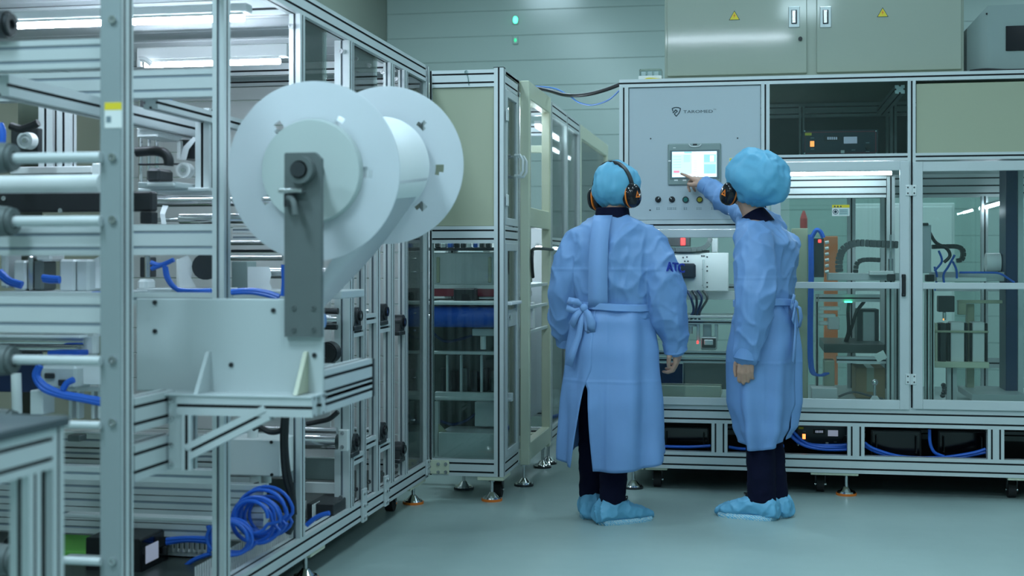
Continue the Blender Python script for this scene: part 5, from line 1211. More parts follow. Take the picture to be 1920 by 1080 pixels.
Y3 = Y2E + .01; X3 = atY(992, 0, Y3).x
def Z3(py, px=985): return atY(px, py, Y3).z
M3 = thing('welded_frame_cell', 'cream welded-frame cell with open bays next to the glazed cell', 'machine', (X3-.4, Y3+.6, 0))
Y3E = atX(1033, 0, X3).y; s3 = .05
T3, B3 = Z3(151), Z3(872)
for y in (Y3, Y3E-s3): MB().cbox(X3-s3, X3, y, y+s3, B3, T3, .004).build('frame_post', 'frame_cream', M3); MB().cbox(X3-.9, X3-.9+s3, y, y+s3, B3, T3, .004).build('frame_post', 'frame_cream', M3)
for z0, z1 in ((T3-.10, T3), (Z3(425), Z3(388)), (B3+.02, B3+.12)): MB().cbox(X3-s3, X3, Y3+s3, Y3E-s3, z0, z1, .004).build('frame_rail', 'frame_cream', M3)
for y in (Y3, Y3E-s3): MB().cbox(X3-.9+s3, X3-s3, y, y+s3, T3-.06, T3, .004).build('frame_rail', 'frame_cream', M3); MB().cbox(X3-.9+s3, X3-s3, y, y+s3, B3+.02, B3+.08, .004).build('frame_rail', 'frame_cream', M3)
foot(M3, X3-.04, Y3+.06, B3); foot(M3, X3-.04, Y3E-.07, B3); foot(M3, X3-.85, Y3+.06, B3); foot(M3, X3-.85, Y3E-.07, B3)
for yy, m_ in ((Y3+.35, 'alu'), (Y3+.62, 'alu')): MB().profile((X3-.12, yy, B3+.1), (X3-.12, yy, T3-.1), .045, .045).build('inner_post', ['alu', 'groove'], M3)
MB().cbox(X3-.5, X3-.1, Y3+.1, Y3E-.1, Z3(560), Z3(550), .003).build('bed_plate', 'grey_plate', M3); MB().cbox(X3-.5, X3-.14, Y3+.3, Y3E-.2, Z3(545), Z3(470), .004).build('press_unit', 'panel_white', M3)
MB().cbox(X3-.5, X3-.1, Y3+.3, Y3E-.2, B3+.12, Z3(700), .004).build('drive_cabinet', 'dark_panel', M3); MB().cyl((X3-.4, Y3+.4, Z3(430)), (X3-.1, Y3+.4, Z3(430)), .05, n=20).build('feed_roller', 'plastic_white', M3, smooth=True)
led_tube(M3, (X3-.16, Y3+.12, T3-.14), (X3-.16, Y3E-.12, T3-.14), .012)  # added tube brightens the cell, where ceiling lights only reflect
MB().cbox(X3-.30, X3-.26, Y3+.2, Y3E-.1, Z3(530), Z3(200), .004).build('inner_panel', 'white_paint', M3)
m = MB(); z5 = Z3(466); m.tube([(X3+.005, Y3+.1, Z3(520)), (X3+.012, Y3+.03, Z3(500)), (X3+.012, Y3+.03, z5-.03), (X3+.012, Y3+.12, z5), (X3+.012, Y3E, z5)], .009, 8); m.build('cable', 'black', M3, smooth=True)
for py in (534, 575, 622): MB().cbox(X3-.03, X3-.012, Y3+.05, Y3E, Z3(py+6), Z3(py), .002).build('side_bar', 'alu', M3)
MB().cbox(X3-.10, X3-.02, Y3+.25, Y3+.32, Z3(620), Z3(570), .002).build('white_cover', 'plastic_white', M3); MB().cbox(X3-.02, X3-.005, Y3+.10, Y3+.14, Z3(530), Z3(480), .002).build('guide_bar', 'panel_beige', M3)
Y4S = Y3E + .01

M4 = thing('glazed_tunnel_cell', 'aluminium and glass cell third along the far row of machines', 'machine', (X3-.4, Y4S+.8, 0))
Y4E = atX(1088, 0, X3).y; T4 = T3-.02; B4 = B3+.02
ys = [Y4S, Y4S+(Y4E-Y4S)*.5, Y4E-.05]
for y in ys: post(M4, X3-.05, X3, y, y+.05, B4, T4); post(M4, X3-.85, X3-.8, y, y+.05, B4, T4)
for z0, z1 in ((T4-.085, T4), (B4, B4+.085), (1.35, 1.39)):
    for a, b in ((ys[0]+.05, ys[1]), (ys[1]+.05, ys[2])): ybeam(M4, X3-.05, X3, a, b, z0, z1)
for a, b in ((ys[0]+.05, ys[1]), (ys[1]+.05, ys[2])): MB().box(X3-.02, X3-.016, a, b, B4+.085, T4-.085).build('side_pane', 'glass_clear', M4)
for y in (ys[0], ys[2]): xbeam(M4, X3-.8, X3-.05, y, y+.05, T4-.085, T4); xbeam(M4, X3-.8, X3-.05, y, y+.05, B4, B4+.085)
MB().cbox(X3-.55, X3-.2, Y4S+.2, Y4E-.2, B4+.085, 1.1, .01).build('inner_machine', 'panel_white', M4); MB().cbox(X3-.45, X3-.3, Y4S+.5, Y4E-.5, 1.1, 1.6, .01).build('press_unit', 'grey_plate', M4); MB().cbox(X3-.84, X3-.82, Y4S+.05, Y4E-.05, B4+.085, T4-.085, .002).build('back_panel', 'white_paint', M4)
led_tube(M4, (X3-.12, Y4S+.2, T4-.13), (X3-.12, Y4E-.2, T4-.13), .014); led_tube(M4, (X3-.12, Y4S+.2, 1.33), (X3-.12, Y4E-.2, 1.33), .010)
foot(M4, X3-.03, Y4S+.07, B4); foot(M4, X3-.03, Y4E-.05, B4); foot(M4, X3-.82, Y4S+.07, B4); foot(M4, X3-.82, Y4E-.05, B4)
Y5S = Y4E + .01
M5 = thing('end_cell', 'cream-framed end cell furthest along the row of machines', 'machine', (X3-.4, Y5S+.6, 0))
Y5E = atX(1140, 0, X3).y; T5 = T4
for y in (Y5S, Y5E-.06): MB().cbox(X3-.07, X3, y, y+.07, B4, T5, .006).build('frame_post', 'frame_cream', M5); MB().cbox(X3-.85, X3-.78, y, y+.07, B4, T5, .006).build('frame_post', 'frame_cream', M5)
for z0, z1 in ((T5-.1, T5), (B4, B4+.1), (1.0, 1.06)): MB().cbox(X3-.06, X3, Y5S+.07, Y5E-.06, z0, z1, .004).build('frame_rail', 'frame_cream', M5)
for y in (Y5S, Y5E-.06): MB().cbox(X3-.78, X3-.07, y, y+.05, T5-.06, T5, .004).build('frame_rail', 'frame_cream', M5); MB().cbox(X3-.78, X3-.07, y, y+.05, B4, B4+.06, .004).build('frame_rail', 'frame_cream', M5)
MB().box(X3-.02, X3-.016, Y5S+.07, Y5E-.06, B4+.1, T5-.1).build('side_pane', 'glass_clear', M5); MB().cbox(X3-.6, X3-.2, Y5S+.15, Y5E-.15, B4+.1, 1.5, .01).build('inner_machine', 'white_paint', M5); led_tube(M5, (X3-.25, Y5S+.2, T5-.15), (X3-.25, Y5E-.2, T5-.15), .012)
foot(M5, X3-.03, Y5S+.05, B4); foot(M5, X3-.03, Y5E-.05, B4); foot(M5, X3-.82, Y5S+.05, B4); foot(M5, X3-.82, Y5E-.05, B4)
m = MB(); m.tube([(X3-.1, Y5E-.3, .02), (X3+.2, Y5E-.4, .02), (X3+.5, Y4E, .02), (X3+.6, YB+.3, .02)], .015, 8); tag(m.build('floor_hose', 'blue_hose', smooth=True), 'blue hose lying on the floor behind the left person', 'hose')
# ================================================================ people
def fuse(mb, voxel, it=3, fac=0.5):
    """weld overlapping closed shapes into one continuous skin"""
    me = bpy.data.meshes.new('tmp'); me.from_pydata([tuple(v) for v in mb.v], [], mb.f)
    o = bpy.data.objects.new('tmp', me); COL.objects.link(o)
    r = o.modifiers.new('r', 'REMESH'); r.mode = 'VOXEL'; r.voxel_size = voxel
    if it: s = o.modifiers.new('s', 'SMOOTH'); s.iterations = it; s.factor = fac
    dg = bpy.context.evaluated_depsgraph_get(); dg.update()
    m2 = bpy.data.meshes.new_from_object(o.evaluated_get(dg))
    bpy.data.objects.remove(o); bpy.data.meshes.remove(me)
    out = MB(); out.add([v.co.copy() for v in m2.vertices], [list(p.vertices) for p in m2.polygons])
    nrm = [v.normal.copy() for v in m2.vertices]; bpy.data.meshes.remove(m2)
    return out, nrm
def wrinkle(mb, nrm, amp, scale, seed=0.0):
    off = Vector((seed, seed*1.7, -seed))
    for i, v in enumerate(mb.v):
        q = Vector((v.x*scale[0], v.y*scale[1], v.z*scale[2])) + off
        n1 = noise.noise(q); n2 = noise.noise(q*2.3 + Vector((3.1, 0, 0)))
        r_ = (1-abs(n1))**5; mb.v[i] = v + nrm[i]*amp*(r_*.9 - .3 + n2*.35)
    return mb
def xf(mb, M):
    mb.v = [M @ v for v in mb.v]; return mb
def ring_pts(c, rx, ry, n=40, p=2.3):
    out = []
    for i in range(n):
        t = 2*PI*i/n; a, b = math.cos(t), math.sin(t)
        out.append(Vector((c[0]+rx*math.copysign(abs(a)**(2/p), a), c[1]+ry*math.copysign(abs(b)**(2/p), b), c[2])))
    return out
def hand(mb, W, D, N, side, curls, thumb_curl=.5, spread=1.0):
    """W wrist, D towards the fingers, N out of the back of the hand, side=+1 thumb towards +S"""
    W, D, N = Vector(W), Vector(D).normalized(), Vector(N); N = (N - D*N.dot(D)).normalized(); S = D.cross(N)*side
    kn = [(.030, .086), (.010, .090), (-.011, .085), (-.030, .076)]          # index .. little: sideways, forward
    seg = [(.044, .026, .022), (.048, .030, .023), (.044, .028, .022), (.034, .021, .019)]
    for j, (s_, f_) in enumerate(kn):
        k = W + S*s_ + D*f_ + N*.002
        mb.chain([W + S*s_*.55 + D*.005, W + S*s_*.85 + D*f_*.55 + N*.003, k], [.017, .0145, .0112], 10)
        ang = curls[j][0]; p = k; fan = S*s_*.55*spread; pts = [k]; rad = [.0102]
        for q, L in enumerate(seg[j]):
            d = (D*math.cos(ang) - N*math.sin(ang) + fan*math.cos(ang)*2.0).normalized(); p = p + d*L; pts.append(p); rad.append(.0092-.0011*q)
            ang += curls[j][min(q+1, 2)]
        mb.chain(pts, rad, 9)
    mb.ell(W + D*.045 - N*.004, (.026, .026, .026), nu=10, nv=8)
    b = W + S*.022 + D*.022 - N*.006
    t1 = b + (S*.75 + D*.65 - N*.3).normalized()*.042; t2 = t1 + (S*.25*(1-thumb_curl) + D*.85 - N*.35*thumb_curl - S*.35*thumb_curl).normalized()*.034; t3 = t2 + (D*.85 - S*.5*thumb_curl - N*.3*thumb_curl).normalized()*.026
    mb.chain([b, t1, t2, t3], [.0165, .0125, .0105, .0085], 9)
def shoe(par, M, c, ang, ztop=.10, label=None, seed=0):
    """shoe cover over a shoe; c = ankle on the floor (local), ang = heading of the foot (0 = +y)"""
    Rz = Matrix.Rotation(ang, 4, 'Z'); T = M @ Matrix.Translation(Vector((c[0], c[1], 0))) @ Rz
    secs = [(-.098, .034, .055), (-.090, .050, .090), (-.055, .062, .122), (-.010, .067, .132), (.040, .068, .120), (.090, .070, .096), (.140, .070, .074), (.185, .060, .056), (.212, .042, .040), (.224, .020, .024)]
    rings = []
    for y, w, h in secs:
        r = []
        for k in range(24):
            t = 2*PI*k/24; a, b = math.cos(t), math.sin(t)
            r.append(Vector((w*math.copysign(abs(a)**.75, a), y, .010 + max(0, (h-.010))*(.42+.58*b if b > 0 else .42+.42*b))))
        rings.append(r)
    mb = MB(); mb.loft(rings); f, nr = fuse(mb, .005, 2)
    wrinkle(f, nr, .009, (24, 14, 16), seed)
    for i, v in enumerate(f.v):
        if v.z < .004: v.z = .004
    xf(f, T); sc_ = f.build('shoe_cover', 'shoe_cover', par, smooth=True, angle=60)
    m = MB(); pts = [(-.084,.0),(-.07,.040),(-.02,.057),(.06,.064),(.14,.068),(.19,.052),(.212,.02)]
    poly = [Vector((w, y, 0)) for y, w in pts] + [Vector((-w, y, 0)) for y, w in pts[::-1]]
    n = len(poly); cen = Vector((0,.06,0))
    m.loft([[cen+(p-cen)*1.0 for p in poly], [cen+(p-cen)*1.03+Vector((0,0,.010)) for p in poly], [cen+(p-cen)*.99+Vector((0,0,.024)) for p in poly]]); xf(m, T)
    m.build('tread_band', 'tread', sc_)
    m = MB(); m.ell((0, .010, .108), (.047, .062, .036), nu=18, nv=10); m.tube([(.0, .058, .112), (.018, .070, .124), (.030, .060, .112)], .0028, 6); m.tube([(.0, .058, .112), (-.018, .072, .122), (-.028, .060, .110)], .0028, 6); xf(m, T); m.build('shoe', 'black', sc_, smooth=True)
def tread_mat():
    m = bpy.data.materials.new('tread'); m.use_nodes = True; nt = m.node_tree; b = nt.nodes['Principled BSDF']; b.inputs['Roughness'].default_value = .7
    tc = nt.nodes.new('ShaderNodeTexCoord'); w = nt.nodes.new('ShaderNodeTexWave'); w.wave_type = 'BANDS'; w.bands_direction = 'DIAGONAL'; w.inputs['Scale'].default_value = 55; w.inputs['Distortion'].default_value = 6; w.inputs['Detail Scale'].default_value = 3
    nt.links.new(tc.outputs['Object'], w.inputs['Vector']); r = nt.nodes.new('ShaderNodeValToRGB'); r.color_ramp.elements[0].position = .45; r.color_ramp.elements[0].color = (.13,.48,.74,1); r.color_ramp.elements[1].position = .62; r.color_ramp.elements[1].color = (.62,.72,.74,1)
    nt.links.new(w.outputs['Fac'], r.inputs[0]); nt.links.new(r.outputs[0], b.inputs['Base Color']); MATS['tread'] = m
tread_mat()
def strip(M, pts, w, name, m, par, side=Vector((1,0,0)), thick=.003):
    """ribbon through points; w = width (list or number) along side"""
    mb = MB(); vs = []
    for i, p in enumerate(pts):
        ww = w[i] if isinstance(w, (list, tuple)) else w; vs += [Vector(p)-side*ww/2, Vector(p)+side*ww/2]
    mb.add(vs, [(2*i, 2*i+1, 2*i+3, 2*i+2) for i in range(len(pts)-1)]); xf(mb, M); return mb.build(name, m, par, solid=thick, smooth=True)

def person(label, base, heading, P_):
    M = Matrix.Translation(base) @ Matrix.Rotation(heading, 4, 'Z'); Mi = M.inverted()
    root = thing('person', label, 'person', base)
    Hc = Vector(P_['head']); Rh = Matrix.Translation(Hc) @ Matrix.Rotation(P_['hyaw'], 4, 'Z') @ Matrix.Rotation(P_['hpitch'], 4, 'X') @ Matrix.Rotation(P_.get('hroll', 0), 4, 'Y')
    R3 = Rh.to_3x3()
    nb = Vector(P_['neck'])
    # ---- body: one continuous skin
    b = MB()
    b.ell(Hc, (.077, .097, .108), R3); b.ell(Rh @ Vector((0, .035, -.060)), (.056, .062, .058), R3); b.ell(Rh @ Vector((0, .072, -.092)), (.026, .022, .020), R3)
    b.chain([Rh @ Vector((0, .090, .010)), Rh @ Vector((0, .110, -.032))], [.009, .0135], 10); b.ell(Rh @ Vector((0, .090, .024)), (.055, .014, .010), R3); b.ell(Rh @ Vector((0, .094, -.062)), (.024, .010, .007), R3); b.ell(Rh @ Vector((0, .093, -.074)), (.021, .010, .006), R3)
    for s in (-1, 1): b.ell(Rh @ Vector((.078*s, -.004, -.012)), (.009, .020, .031), R3); b.ell(Rh @ Vector((.046*s, .066, -.030)), (.022, .026, .024), R3)
    b.chain([nb + Vector((0, -.01, -.06)), nb + Vector((0, 0, .02)), Rh @ Vector((0, -.022, -.070))], [.072, .056, .056], 16)
    b.loft([ring_pts((c[0], c[1], z), rx*.86, ry*.86, 28) for z, rx, ry, c in P_['torso']])
    for arm in P_['arms']:
        b.chain(arm['pts'], [.055, .046, .030], 14); b.chain([arm['pts'][2], Vector(arm['pts'][2])+Vector(arm['D']).normalized()*.02], [.028, .025], 12)
        hand(b, Vector(arm['pts'][2])+Vector(arm['D']).normalized()*.012, arm['D'], arm['N'], arm['side'], arm['curls'], arm.get('thumb', .5), arm.get('spread', 1.0))
    for lg in P_['legs']:
        b.chain(lg['pts'], [.080, .056, .040], 14); f = Vector((lg['foot'][0], lg['foot'][1], .03)); d = Vector((-math.sin(lg['ang']), math.cos(lg['ang']), 0)); b.chain([lg['pts'][2], f - d*.04 + Vector((0,0,.01)), f + d*.13], [.038, .030, .026], 12)
    f, nr = fuse(b, .0042, 2, .4); xf(f, M); f.build('body', 'skin', root, smooth=True, angle=80)
    for s in (-1, 1): m = MB(); m.ell(Rh @ Vector((.031*s, .082, .004)), (.013, .010, .010), R3, 12, 8); xf(m, M); m.build('eye', 'plastic_white', root, smooth=True); m = MB(); m.ell(Rh @ Vector((.031*s, .091, .004)), (.005, .003, .005), R3, 10, 6); xf(m, M); m.build('pupil', 'black', root, smooth=True)
    # ---- trousers
    b = MB(); hp = P_['hip']
    b.ell(hp, (.155, .110, .13))
    for lg in P_['legs']: b.chain(lg['pts'], lg['rad'], 16); a = Vector(lg['pts'][2]); b.cyl(a + Vector((0,0,-.03)), a, lg['rad'][2]*1.04, lg['rad'][2], 16)
    f, nr = fuse(b, .010, 4); wrinkle(f, nr, .005, (9, 9, 16), 2.2); xf(f, M); f.build('trousers', 'navy', root, smooth=True, angle=80)
    for k, lg in enumerate(P_['legs']): shoe(root, M, lg['foot'], lg['ang'], seed=k*3.3+1)
    # ---- shirt collar
    b = MB(); n = 28; R0 = Matrix.Rotation(P_.get('collar_tilt', 0), 3, 'X')
    prof = [(.084, -.045), (.080, .0), (.074, .035), (.068, .040), (.066, .0)]
    cd = Vector((0, 0, P_.get('collar_drop', 0)))
    b.loft([[nb + cd + R0 @ Vector((r*math.cos(2*PI*i/n)*1.06, r*math.sin(2*PI*i/n)-.006, z)) for i in range(n)] for r, z in prof], cap=False); xf(b, M); b.build('shirt_collar', 'navy', root, smooth=True)
    # ---- gown: body and sleeves in one
    b = MB(); b.loft([ring_pts((c[0], c[1], z), rx, ry, 40) for z, rx, ry, c in P_['torso']])
    for arm in P_['arms']: b.chain(arm['sleeve'], arm['srad'], 18)
    f, nr = fuse(b, .0075, 5)
    wrinkle(f, nr, .017, (6, 6, 4.2), P_['seed']); wrinkle(f, nr, .009, (13, 13, 9), P_['seed']+4)
    xf(f, M); gn = f.build('gown', 'gown', root, smooth=True, angle=80)
    for arm in P_['arms']:                                   # elastic cuff
        a, c = Vector(arm['sleeve'][-2]), Vector(arm['sleeve'][-1]); d = (c-a).normalized(); r = arm['srad'][-1]
        m = MB(); m.ring(c-d*.02, c+d*.030, r*1.02, r*.72, 28); xf(m, M); m.build('cuff', 'gown', gn, smooth=True)
    # ---- skirt with the open back
    sk = P_['skirt']; nu, nv = 110, 46; vs = []; zt, zb = sk[0][0], sk[-1][0]
    def at(z):
        for i in range(len(sk)-1):
            if sk[i+1][0] <= z <= sk[i][0]:
                t = (sk[i][0]-z)/(sk[i][0]-sk[i+1][0]); t = t*t*(3-2*t); return [sk[i][k]*(1-t)+sk[i+1][k]*t for k in range(1, 5)]
        return sk[-1][1:5]
    ths, zs, dr, dl = P_['slit']
    for j in range(nv+1):
        v = j/nv
        for i in range(nu+1):
            u = i/nu; z = zt+(zb-zt)*v; rx, ry, cx, cy = at(z); t = max(0, (zs-z)/(zs-zb))
            th = ths + (dr*t if z < zs else -.22*(1)) * 1.0 + u*(2*PI - (dr+dl)*t + (.30 if z >= zs else 0)*1.0)
            if z < zs: th = ths - .22*max(0, 1-t*5) + dr*t + u*(2*PI - (dr+dl)*t + .30*max(0, 1-t*5))
            fold = (.006+.012*v)*math.sin(7*th+P_['seed']*2+2*v) + .006*v*math.sin(13*th+1.3+P_['seed']); fold += .010*noise.noise(Vector((math.cos(th)*2.2, math.sin(th)*2.2, z*3.5+P_['seed'])))
            zz = z + (sk_hem(th, P_) if v > .8 else 0)*(v-.8)/.2 if 'hem' in P_ else z
            k = 1.0 - (.006 if u < .05 else 0)
            vs.append(Vector((cx+(rx+fold)*math.cos(th)*k, cy+(ry+fold)*math.sin(th)*k, zz)))
    m = MB(); W_ = nu+1; m.add(vs, [(j*W_+i, (j+1)*W_+i, (j+1)*W_+i+1, j*W_+i+1) for j in range(nv) for i in range(nu)]); xf(m, M); m.build('gown_skirt', 'gown', root, smooth=True, solid=.003, angle=80)
    # ---- belt and bow
    zbt = P_['belt_z']; rx, ry, cx, cy = P_['belt']; n = 64; m = MB()
    rr = [[Vector((cx+(rx+o)*math.cos(2*PI*i/n), cy+(ry+o)*math.sin(2*PI*i/n), zbt+h+.006*math.sin(2*PI*i/n*2))) for i in range(n)] for o, h in ((0,-.017),(.006,-.015),(.006,.015),(0,.017))]
    m.loft(rr, cap=False); xf(m, M); bl = m.build('belt', 'gown_light', root, smooth=True)
    k = Vector(P_['knot']); S = Vector(P_['knot_side']).normalized(); O = Vector(P_['knot_out']).normalized(); Z = Vector((0,0,1))
    m = MB(); m.ell(k+O*.014, (.020,.016,.020)); xf(m, M); m.build('knot', 'gown_light', bl, smooth=True)
    strip(M, [k+O*.012, k+S*-.03+Z*.03+O*.025, k+S*-.075+Z*.035+O*.03, k+S*-.085+Z*.0+O*.025, k+S*-.05-Z*.015+O*.02, k+O*.014], [.012,.03,.034,.03,.026,.012], 'bow_loop', 'gown_light', bl, (Z*.8+S*.3).normalized())
    strip(M, [k+O*.012, k+S*.025-Z*.02+O*.03, k+S*.045-Z*.07+O*.03, k+S*.04-Z*.115+O*.022, k+S*.02-Z*.10+O*.02, k+O*.016], [.012,.034,.045,.040,.03,.012], 'bow_loop', 'gown_light', bl, (S*.95+Z*.2).normalized())
    strip(M, [k+O*.014, k+S*-.012-Z*.07+O*.022, k+S*-.02-Z*.13+O*.026, k+S*-.045-Z*.20+O*.030, k+S*-.07-Z*.275+O*.034], [.014,.028,.030,.034,.040], 'ribbon_tail', 'gown_light', bl, (S*.92+Z*-.3).normalized())
    strip(M, [k+O*.014, k+S*-.03-Z*.03+O*.025, k+S*-.06-Z*.085+O*.026], [.014,.030,.038], 'ribbon_tail', 'gown_light', bl, (S*.7-Z*.6).normalized())
    # ---- cap
    C = P_['cap']; m = MB(); m.ell(Vector((0,0,0)), (1,1,1), nu=72, nv=48)
    for i, v in enumerate(m.v):
        q = v.copy(); w = noise.noise(q*1.6+Vector((P_['seed'],0,0)))*C['lump'] + (1-abs(noise.noise(Vector((q.x*3.2, q.y*3.2, q.z*1.6))+Vector((0,P_['seed'],0))))*2)*C['lump']*.5 + (abs(noise.noise(q*4.5+Vector((7,P_['seed'],0)))))*C['lump']*.35
        g = max(0, -q.z-.45); w += .05*g*math.sin(14*math.atan2(q.y, q.x))
        q = q*(1+w); q.x *= 1-.25*g; q.y *= 1-.25*g
        m.v[i] = Rh @ (Vector((q.x*C['r'][0], q.y*C['r'][1], q.z*C['r'][2])) + Vector(C['c']))
    xf(m, M); cp_ = m.build('bouffant_cap', 'cap', root, smooth=True, angle=80)
    # ---- ear defenders
    E = P_['muff']; br = E['band']; ex = E['x']
    m = MB(); n = 28; pr = []
    for i in range(n+1):
        t = PI*i/n; c = Vector((br[0]*math.cos(t), E['y'] - .0*math.sin(t), E['z']+br[1]*math.sin(t))); o = Vector((math.cos(t), 0, math.sin(t)))
        pr.append([Rh @ (c+o*a+Vector((0,bb,0))) for a, bb in ((-.004,-.014),(.009,-.012),(.009,.012),(-.004,.014))])
    m.loft(pr); xf(m, M)
    eb = m.build('ear_defenders', 'black', root, smooth=True, angle=50)
    for s in (-1, 1):
        if s not in E.get('cups', (-1, 1)): continue
        cz = E['z']+E['dz']
        def cup(x0, x1, ry0, rz0, ry1, rz1, mm, name, par, r=.8):
            mb_ = MB(); rs = []
            for x, ry, rz in ((x0, ry0*r, rz0*r), (x0+.2*(x1-x0), ry0, rz0), (x0+.75*(x1-x0), ry1, rz1), (x1, ry1*.78, rz1*.82)):
                rs.append([Rh @ Vector((s*x, E['y']+ry*math.cos(2*PI*i/32)*1.0, cz+rz*math.copysign(abs(math.sin(2*PI*i/32))**.85, math.sin(2*PI*i/32)))) for i in range(32)])
            mb_.loft(rs); xf(mb_, M); return mb_.build(name, mm, par, smooth=True, angle=55)
        cu = cup(ex-.012, ex+.008, .040, .054, .042, .056, 'rubber', 'ear_cushion', eb, .95); cup(ex+.008, ex+.018, .045, .059, .045, .059, 'orange', 'cup_ring', eb, 1.0); cup(ex+.017, ex+.050, .045, .059, .038, .052, 'black_gloss', 'ear_cup', eb, 1.0)
        mb_ = MB(); q = [(-.017,-.012),(.017,-.012),(0,.020)]; q2 = [(-.007,-.006),(.007,-.006),(0,.008)]
        for i in range(3):
            j = (i+1) % 3; mb_.prism([Rh @ Vector((s*(ex+.0505), E['y']+a, cz+b_)) for a, b_ in (q[i], q[j], q2[j], q2[i])], (Rh.to_3x3() @ Vector((s*.0012,0,0))))
        xf(mb_, M); mb_.build('cup_mark', 'orange', eb)
        mb_ = MB(); mb_.tube([Rh @ Vector((s*br[0], E['y'], E['z']+.03)), Rh @ Vector((s*(ex+.02), E['y'], E['z']+E['dz']+.058)), Rh @ Vector((s*(ex+.03), E['y'], E['z']+E['dz']+.04))], .0035, 6); xf(mb_, M); mb_.build('wire_yoke', 'steel', eb, smooth=True)
    return root, M
def sk_hem(th, P_):
    a, ph, up = P_['hem']; return up*(1-math.cos(th-ph))*.5*a

# ---------------------------------------------------------------- person on the left
bl_ = atD(1149, 488, 6.40); bl_.z = 0
relax = [(.35, .45, .35), (.42, .5, .4), (.48, .5, .4), (.5, .5, .4)]
PL = dict(seed=1.0, head=(.012, .015, 1.603), hyaw=-.50, hpitch=.10, hroll=-.04, neck=(.0, -.005, 1.462),
    torso=[(1.462, .078, .070, (0,-.005)), (1.445, .112, .084, (0,-.008)), (1.425, .150, .094, (0,-.010)), (1.395, .182, .106, (0,-.012)), (1.34, .206, .118, (0,-.014)), (1.24, .210, .128, (0,-.012)), (1.12, .198, .128, (0,-.004)), (1.04, .182, .118, (0,0)), (.97, .185, .120, (0,0))],
    arms=[dict(pts=[(.175,-.01,1.345),(.258,-.015,1.09),(.296,.042,.862)], D=(.06,.25,-1), N=(.9,-.25,.1), side=1, curls=[(.5,.7,.5)]*4, thumb=.6,
               sleeve=[(.140,-.01,1.345),(.178,-.012,1.325),(.228,-.016,1.22),(.258,-.020,1.09),(.272,.005,.97),(.292,.040,.845)], srad=[.078,.080,.088,.092,.086,.056]),
          dict(pts=[(-.175,-.01,1.345),(-.235,.0,1.10),(-.240,.085,.88)], D=(.10,.55,-.9), N=(-.9,.2,.1), side=-1, curls=[(.5,.7,.5)]*4, thumb=.6,
               sleeve=[(-.140,-.01,1.345),(-.172,-.012,1.325),(-.208,-.016,1.22),(-.232,-.010,1.10),(-.238,.03,.98),(-.236,.08,.87)], srad=[.078,.080,.086,.086,.082,.060])],
    hip=(-.02, 0, .90),
    legs=[dict(pts=[(.065,-.01,.88),(.025,-.01,.50),(.005,-.055,.115)], rad=[.098,.080,.062], foot=(.010,-.055), ang=-.80),
          dict(pts=[(-.085,.0,.88),(-.10,.05,.50),(-.118,.075,.125)], rad=[.095,.078,.060], foot=(-.115,.075), ang=.10)],
    skirt=[(1.035,.178,.118,0,0), (.95,.200,.142,.0,-.004), (.80,.218,.160,.0,-.010), (.55,.238,.176,0,-.015), (.26,.250,.178,0,-.02)],
    slit=(math.radians(-113), .74, .12, .36), belt_z=1.030, belt=(.194,.137,0,0), knot=(-.110,-.118,1.025), knot_side=(1,-.2,0), knot_out=(-.35,-1,0),
    hem=(1, math.radians(-95), .09),
    cap=dict(c=(.006,-.006,.004), r=(.100,.132,.114), lump=.10), muff=dict(x=.092, y=-.022, z=-.022, dz=-.026, band=(.112,.140)))
pl_, ML = person('person in blue gown seen squarely from behind, bow tied at the back, arms hanging', bl_, -.06, PL)
# stitched overlap down the back, lettering on the sleeve
yb = lambda z: -.010-(.070 if z > 1.45 else .092 if z > 1.42 else .120 if z > 1.36 else .138 if z > 1.1 else .124)-.006
zl = [1.460, 1.43, 1.39, 1.33, 1.24, 1.15, 1.08, 1.035]
strip(ML, [(-.030, -.096, 1.462), (-.033, -.120, 1.43), (-.036, -.138, 1.39), (-.040, -.152, 1.33), (-.043, -.159, 1.24), (-.045, -.154, 1.14), (-.047, -.143, 1.07), (-.048, -.134, 1.03)], [.088,.086,.086,.088,.090,.092,.094,.094], 'back_overlap', 'gown_light', pl_, Vector((1,0,0)), .004)
def sleeve_text():
    n = Vector((.80, -.58, .10)).normalized(); up = Vector((-.25, -.30, 1)); up = (up-n*up.dot(n)).normalized(); xx = up.cross(n)
    c = Vector((.238, -.018, 1.205)) + n*.090
    R = Matrix((xx, up, n)).transposed().to_4x4()
    text_mesh('sleeve_print', 'ATC', .062, ML @ Matrix.Translation(c) @ R @ Matrix.Rotation(-.45, 4, 'Z'), 'ink_blue', pl_, .003, bold=.001)
sleeve_text()

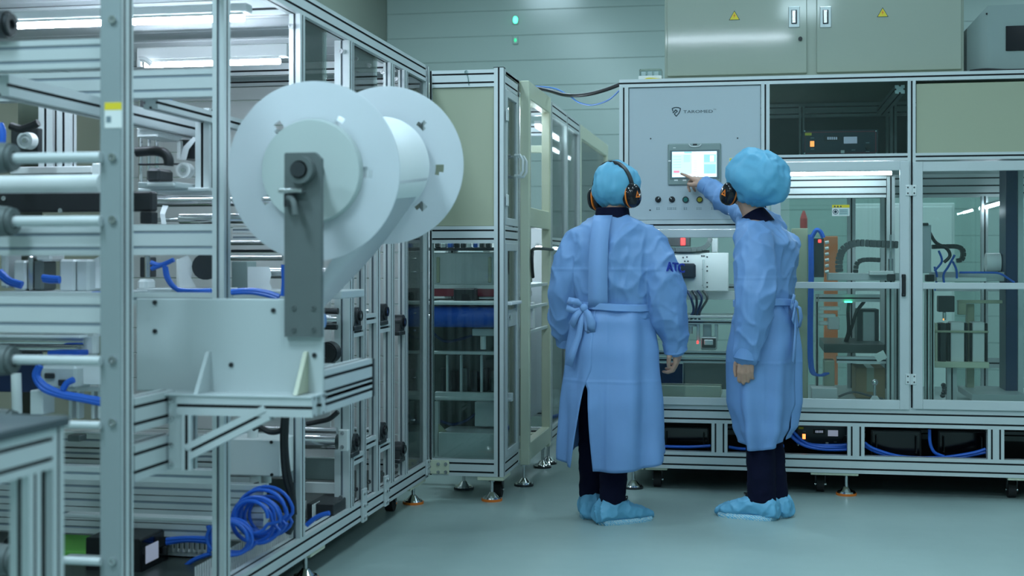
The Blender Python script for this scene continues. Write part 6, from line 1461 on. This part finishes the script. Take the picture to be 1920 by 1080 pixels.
# ---------------------------------------------------------------- person on the right
br_ = atD(1432, 488, 6.50); br_.z = 0
HD = 1.20
MR0 = Matrix.Translation(br_) @ Matrix.Rotation(HD, 4, 'Z'); MRi = MR0.inverted()
L_ = lambda w: MRi @ w
sh = Vector((.165, .05, 1.425)); el = L_(atY(1400, 402, 6.93)); wr = L_(atY(1325, 349, 7.125)); tip = L_(atY(1288, 323, YR-.012))
Dp = (tip-wr).normalized(); Np = MRi.to_3x3() @ Vector((.25, -.35, .9))
PRr = dict(seed=5.0, head=L_(atD(1405, 346, 6.53)), hyaw=.72-HD, hpitch=.38, hroll=.06, neck=L_(atD(1414, 409, 6.52)), collar_tilt=-.6, collar_drop=-.022)
nk = PRr['neck']
tw = L_(atD(1434, 565, 6.50)); tc_ = L_(atD(1441, 470, 6.52)); t2_ = L_(atD(1432, 425, 6.52))
PRr.update(
    torso=[(nk.z+.0, .078, .072, (nk.x, nk.y)), (nk.z-.016, .112, .086, (nk.x*.9+t2_.x*.1, nk.y*.8+t2_.y*.2)), (nk.z-.036, .148, .098, (nk.x*.5+t2_.x*.5, nk.y*.5+t2_.y*.5)), (nk.z-.07, .178, .112, (t2_.x, t2_.y)), (1.34, .190, .128, (tc_.x, tc_.y)), (1.24, .190, .132, (tc_.x, tc_.y)), (1.13, .182, .130, (tw.x, tw.y)), (1.05, .172, .124, (tw.x, tw.y)), (.98, .175, .128, (tw.x, tw.y))],
    arms=[dict(pts=[sh, el, wr], D=Dp, N=Np, side=-1, curls=[(.10,.04,.04), (.85,.9,.7), (.95,1.0,.7), (1.0,1.0,.7)], thumb=.9, spread=.6,
               sleeve=[(.110,.03,1.37), sh+Vector((0,0,-.03)), sh.lerp(el,.5), el, el.lerp(wr,.5), wr.lerp(el,.02)], srad=[.098,.092,.082,.072,.064,.046]),
          dict(pts=[(-.160,.0,1.36), (-.235,-.05,1.10), (-.232,-.005,.815)], D=(.0,.08,-1), N=(-1,-.15,0), side=1, curls=[(.40,.80,.5)]*2+[(.46,.85,.5)]*2, thumb=.3,
               sleeve=[(-.110,.01,1.365),(-.155,-.01,1.33),(-.195,-.035,1.22),(-.222,-.045,1.10),(-.226,-.025,.96),(-.230,-.005,.815)], srad=[.085,.088,.092,.092,.088,.062])],
    hip=(0, 0, .90),
    legs=[dict(pts=[(-.075,.0,.88),(-.055,.0,.50),(-.055,-.010,.115)], rad=[.090,.068,.070], foot=(-.055,.0), ang=.02),
          dict(pts=[(.070,.0,.88),(.050,.0,.50),(.045,-.035,.115)], rad=[.090,.066,.068], foot=(.050,-.03), ang=-.25)],
    skirt=[(1.05,.168,.120,tw.x,tw.y), (.95,.182,.150,tw.x*.5,tw.y*.5+.0), (.80,.190,.168,0,.0), (.58,.186,.160,0,.0), (.44,.168,.132,0,-.01), (.34,.150,.100,0,-.01)], hem=(1, math.radians(185), .10),
    slit=(math.radians(-95), .55, .05, .10), belt_z=1.045, belt=(.184,.140,tw.x,tw.y), knot=(tw.x-.02,tw.y-.145,1.04), knot_side=(1,0,0), knot_out=(0,-1,0),
    cap=dict(c=(.004,-.040,.050), r=(.138,.162,.132), lump=.13), muff=dict(x=.080, y=.012, z=-.030, dz=-.030, band=(.096,.112)))
pr_, MRm = person('person in a blue gown and puffed blue cap pointing at the touch screen', br_, HD, PRr)
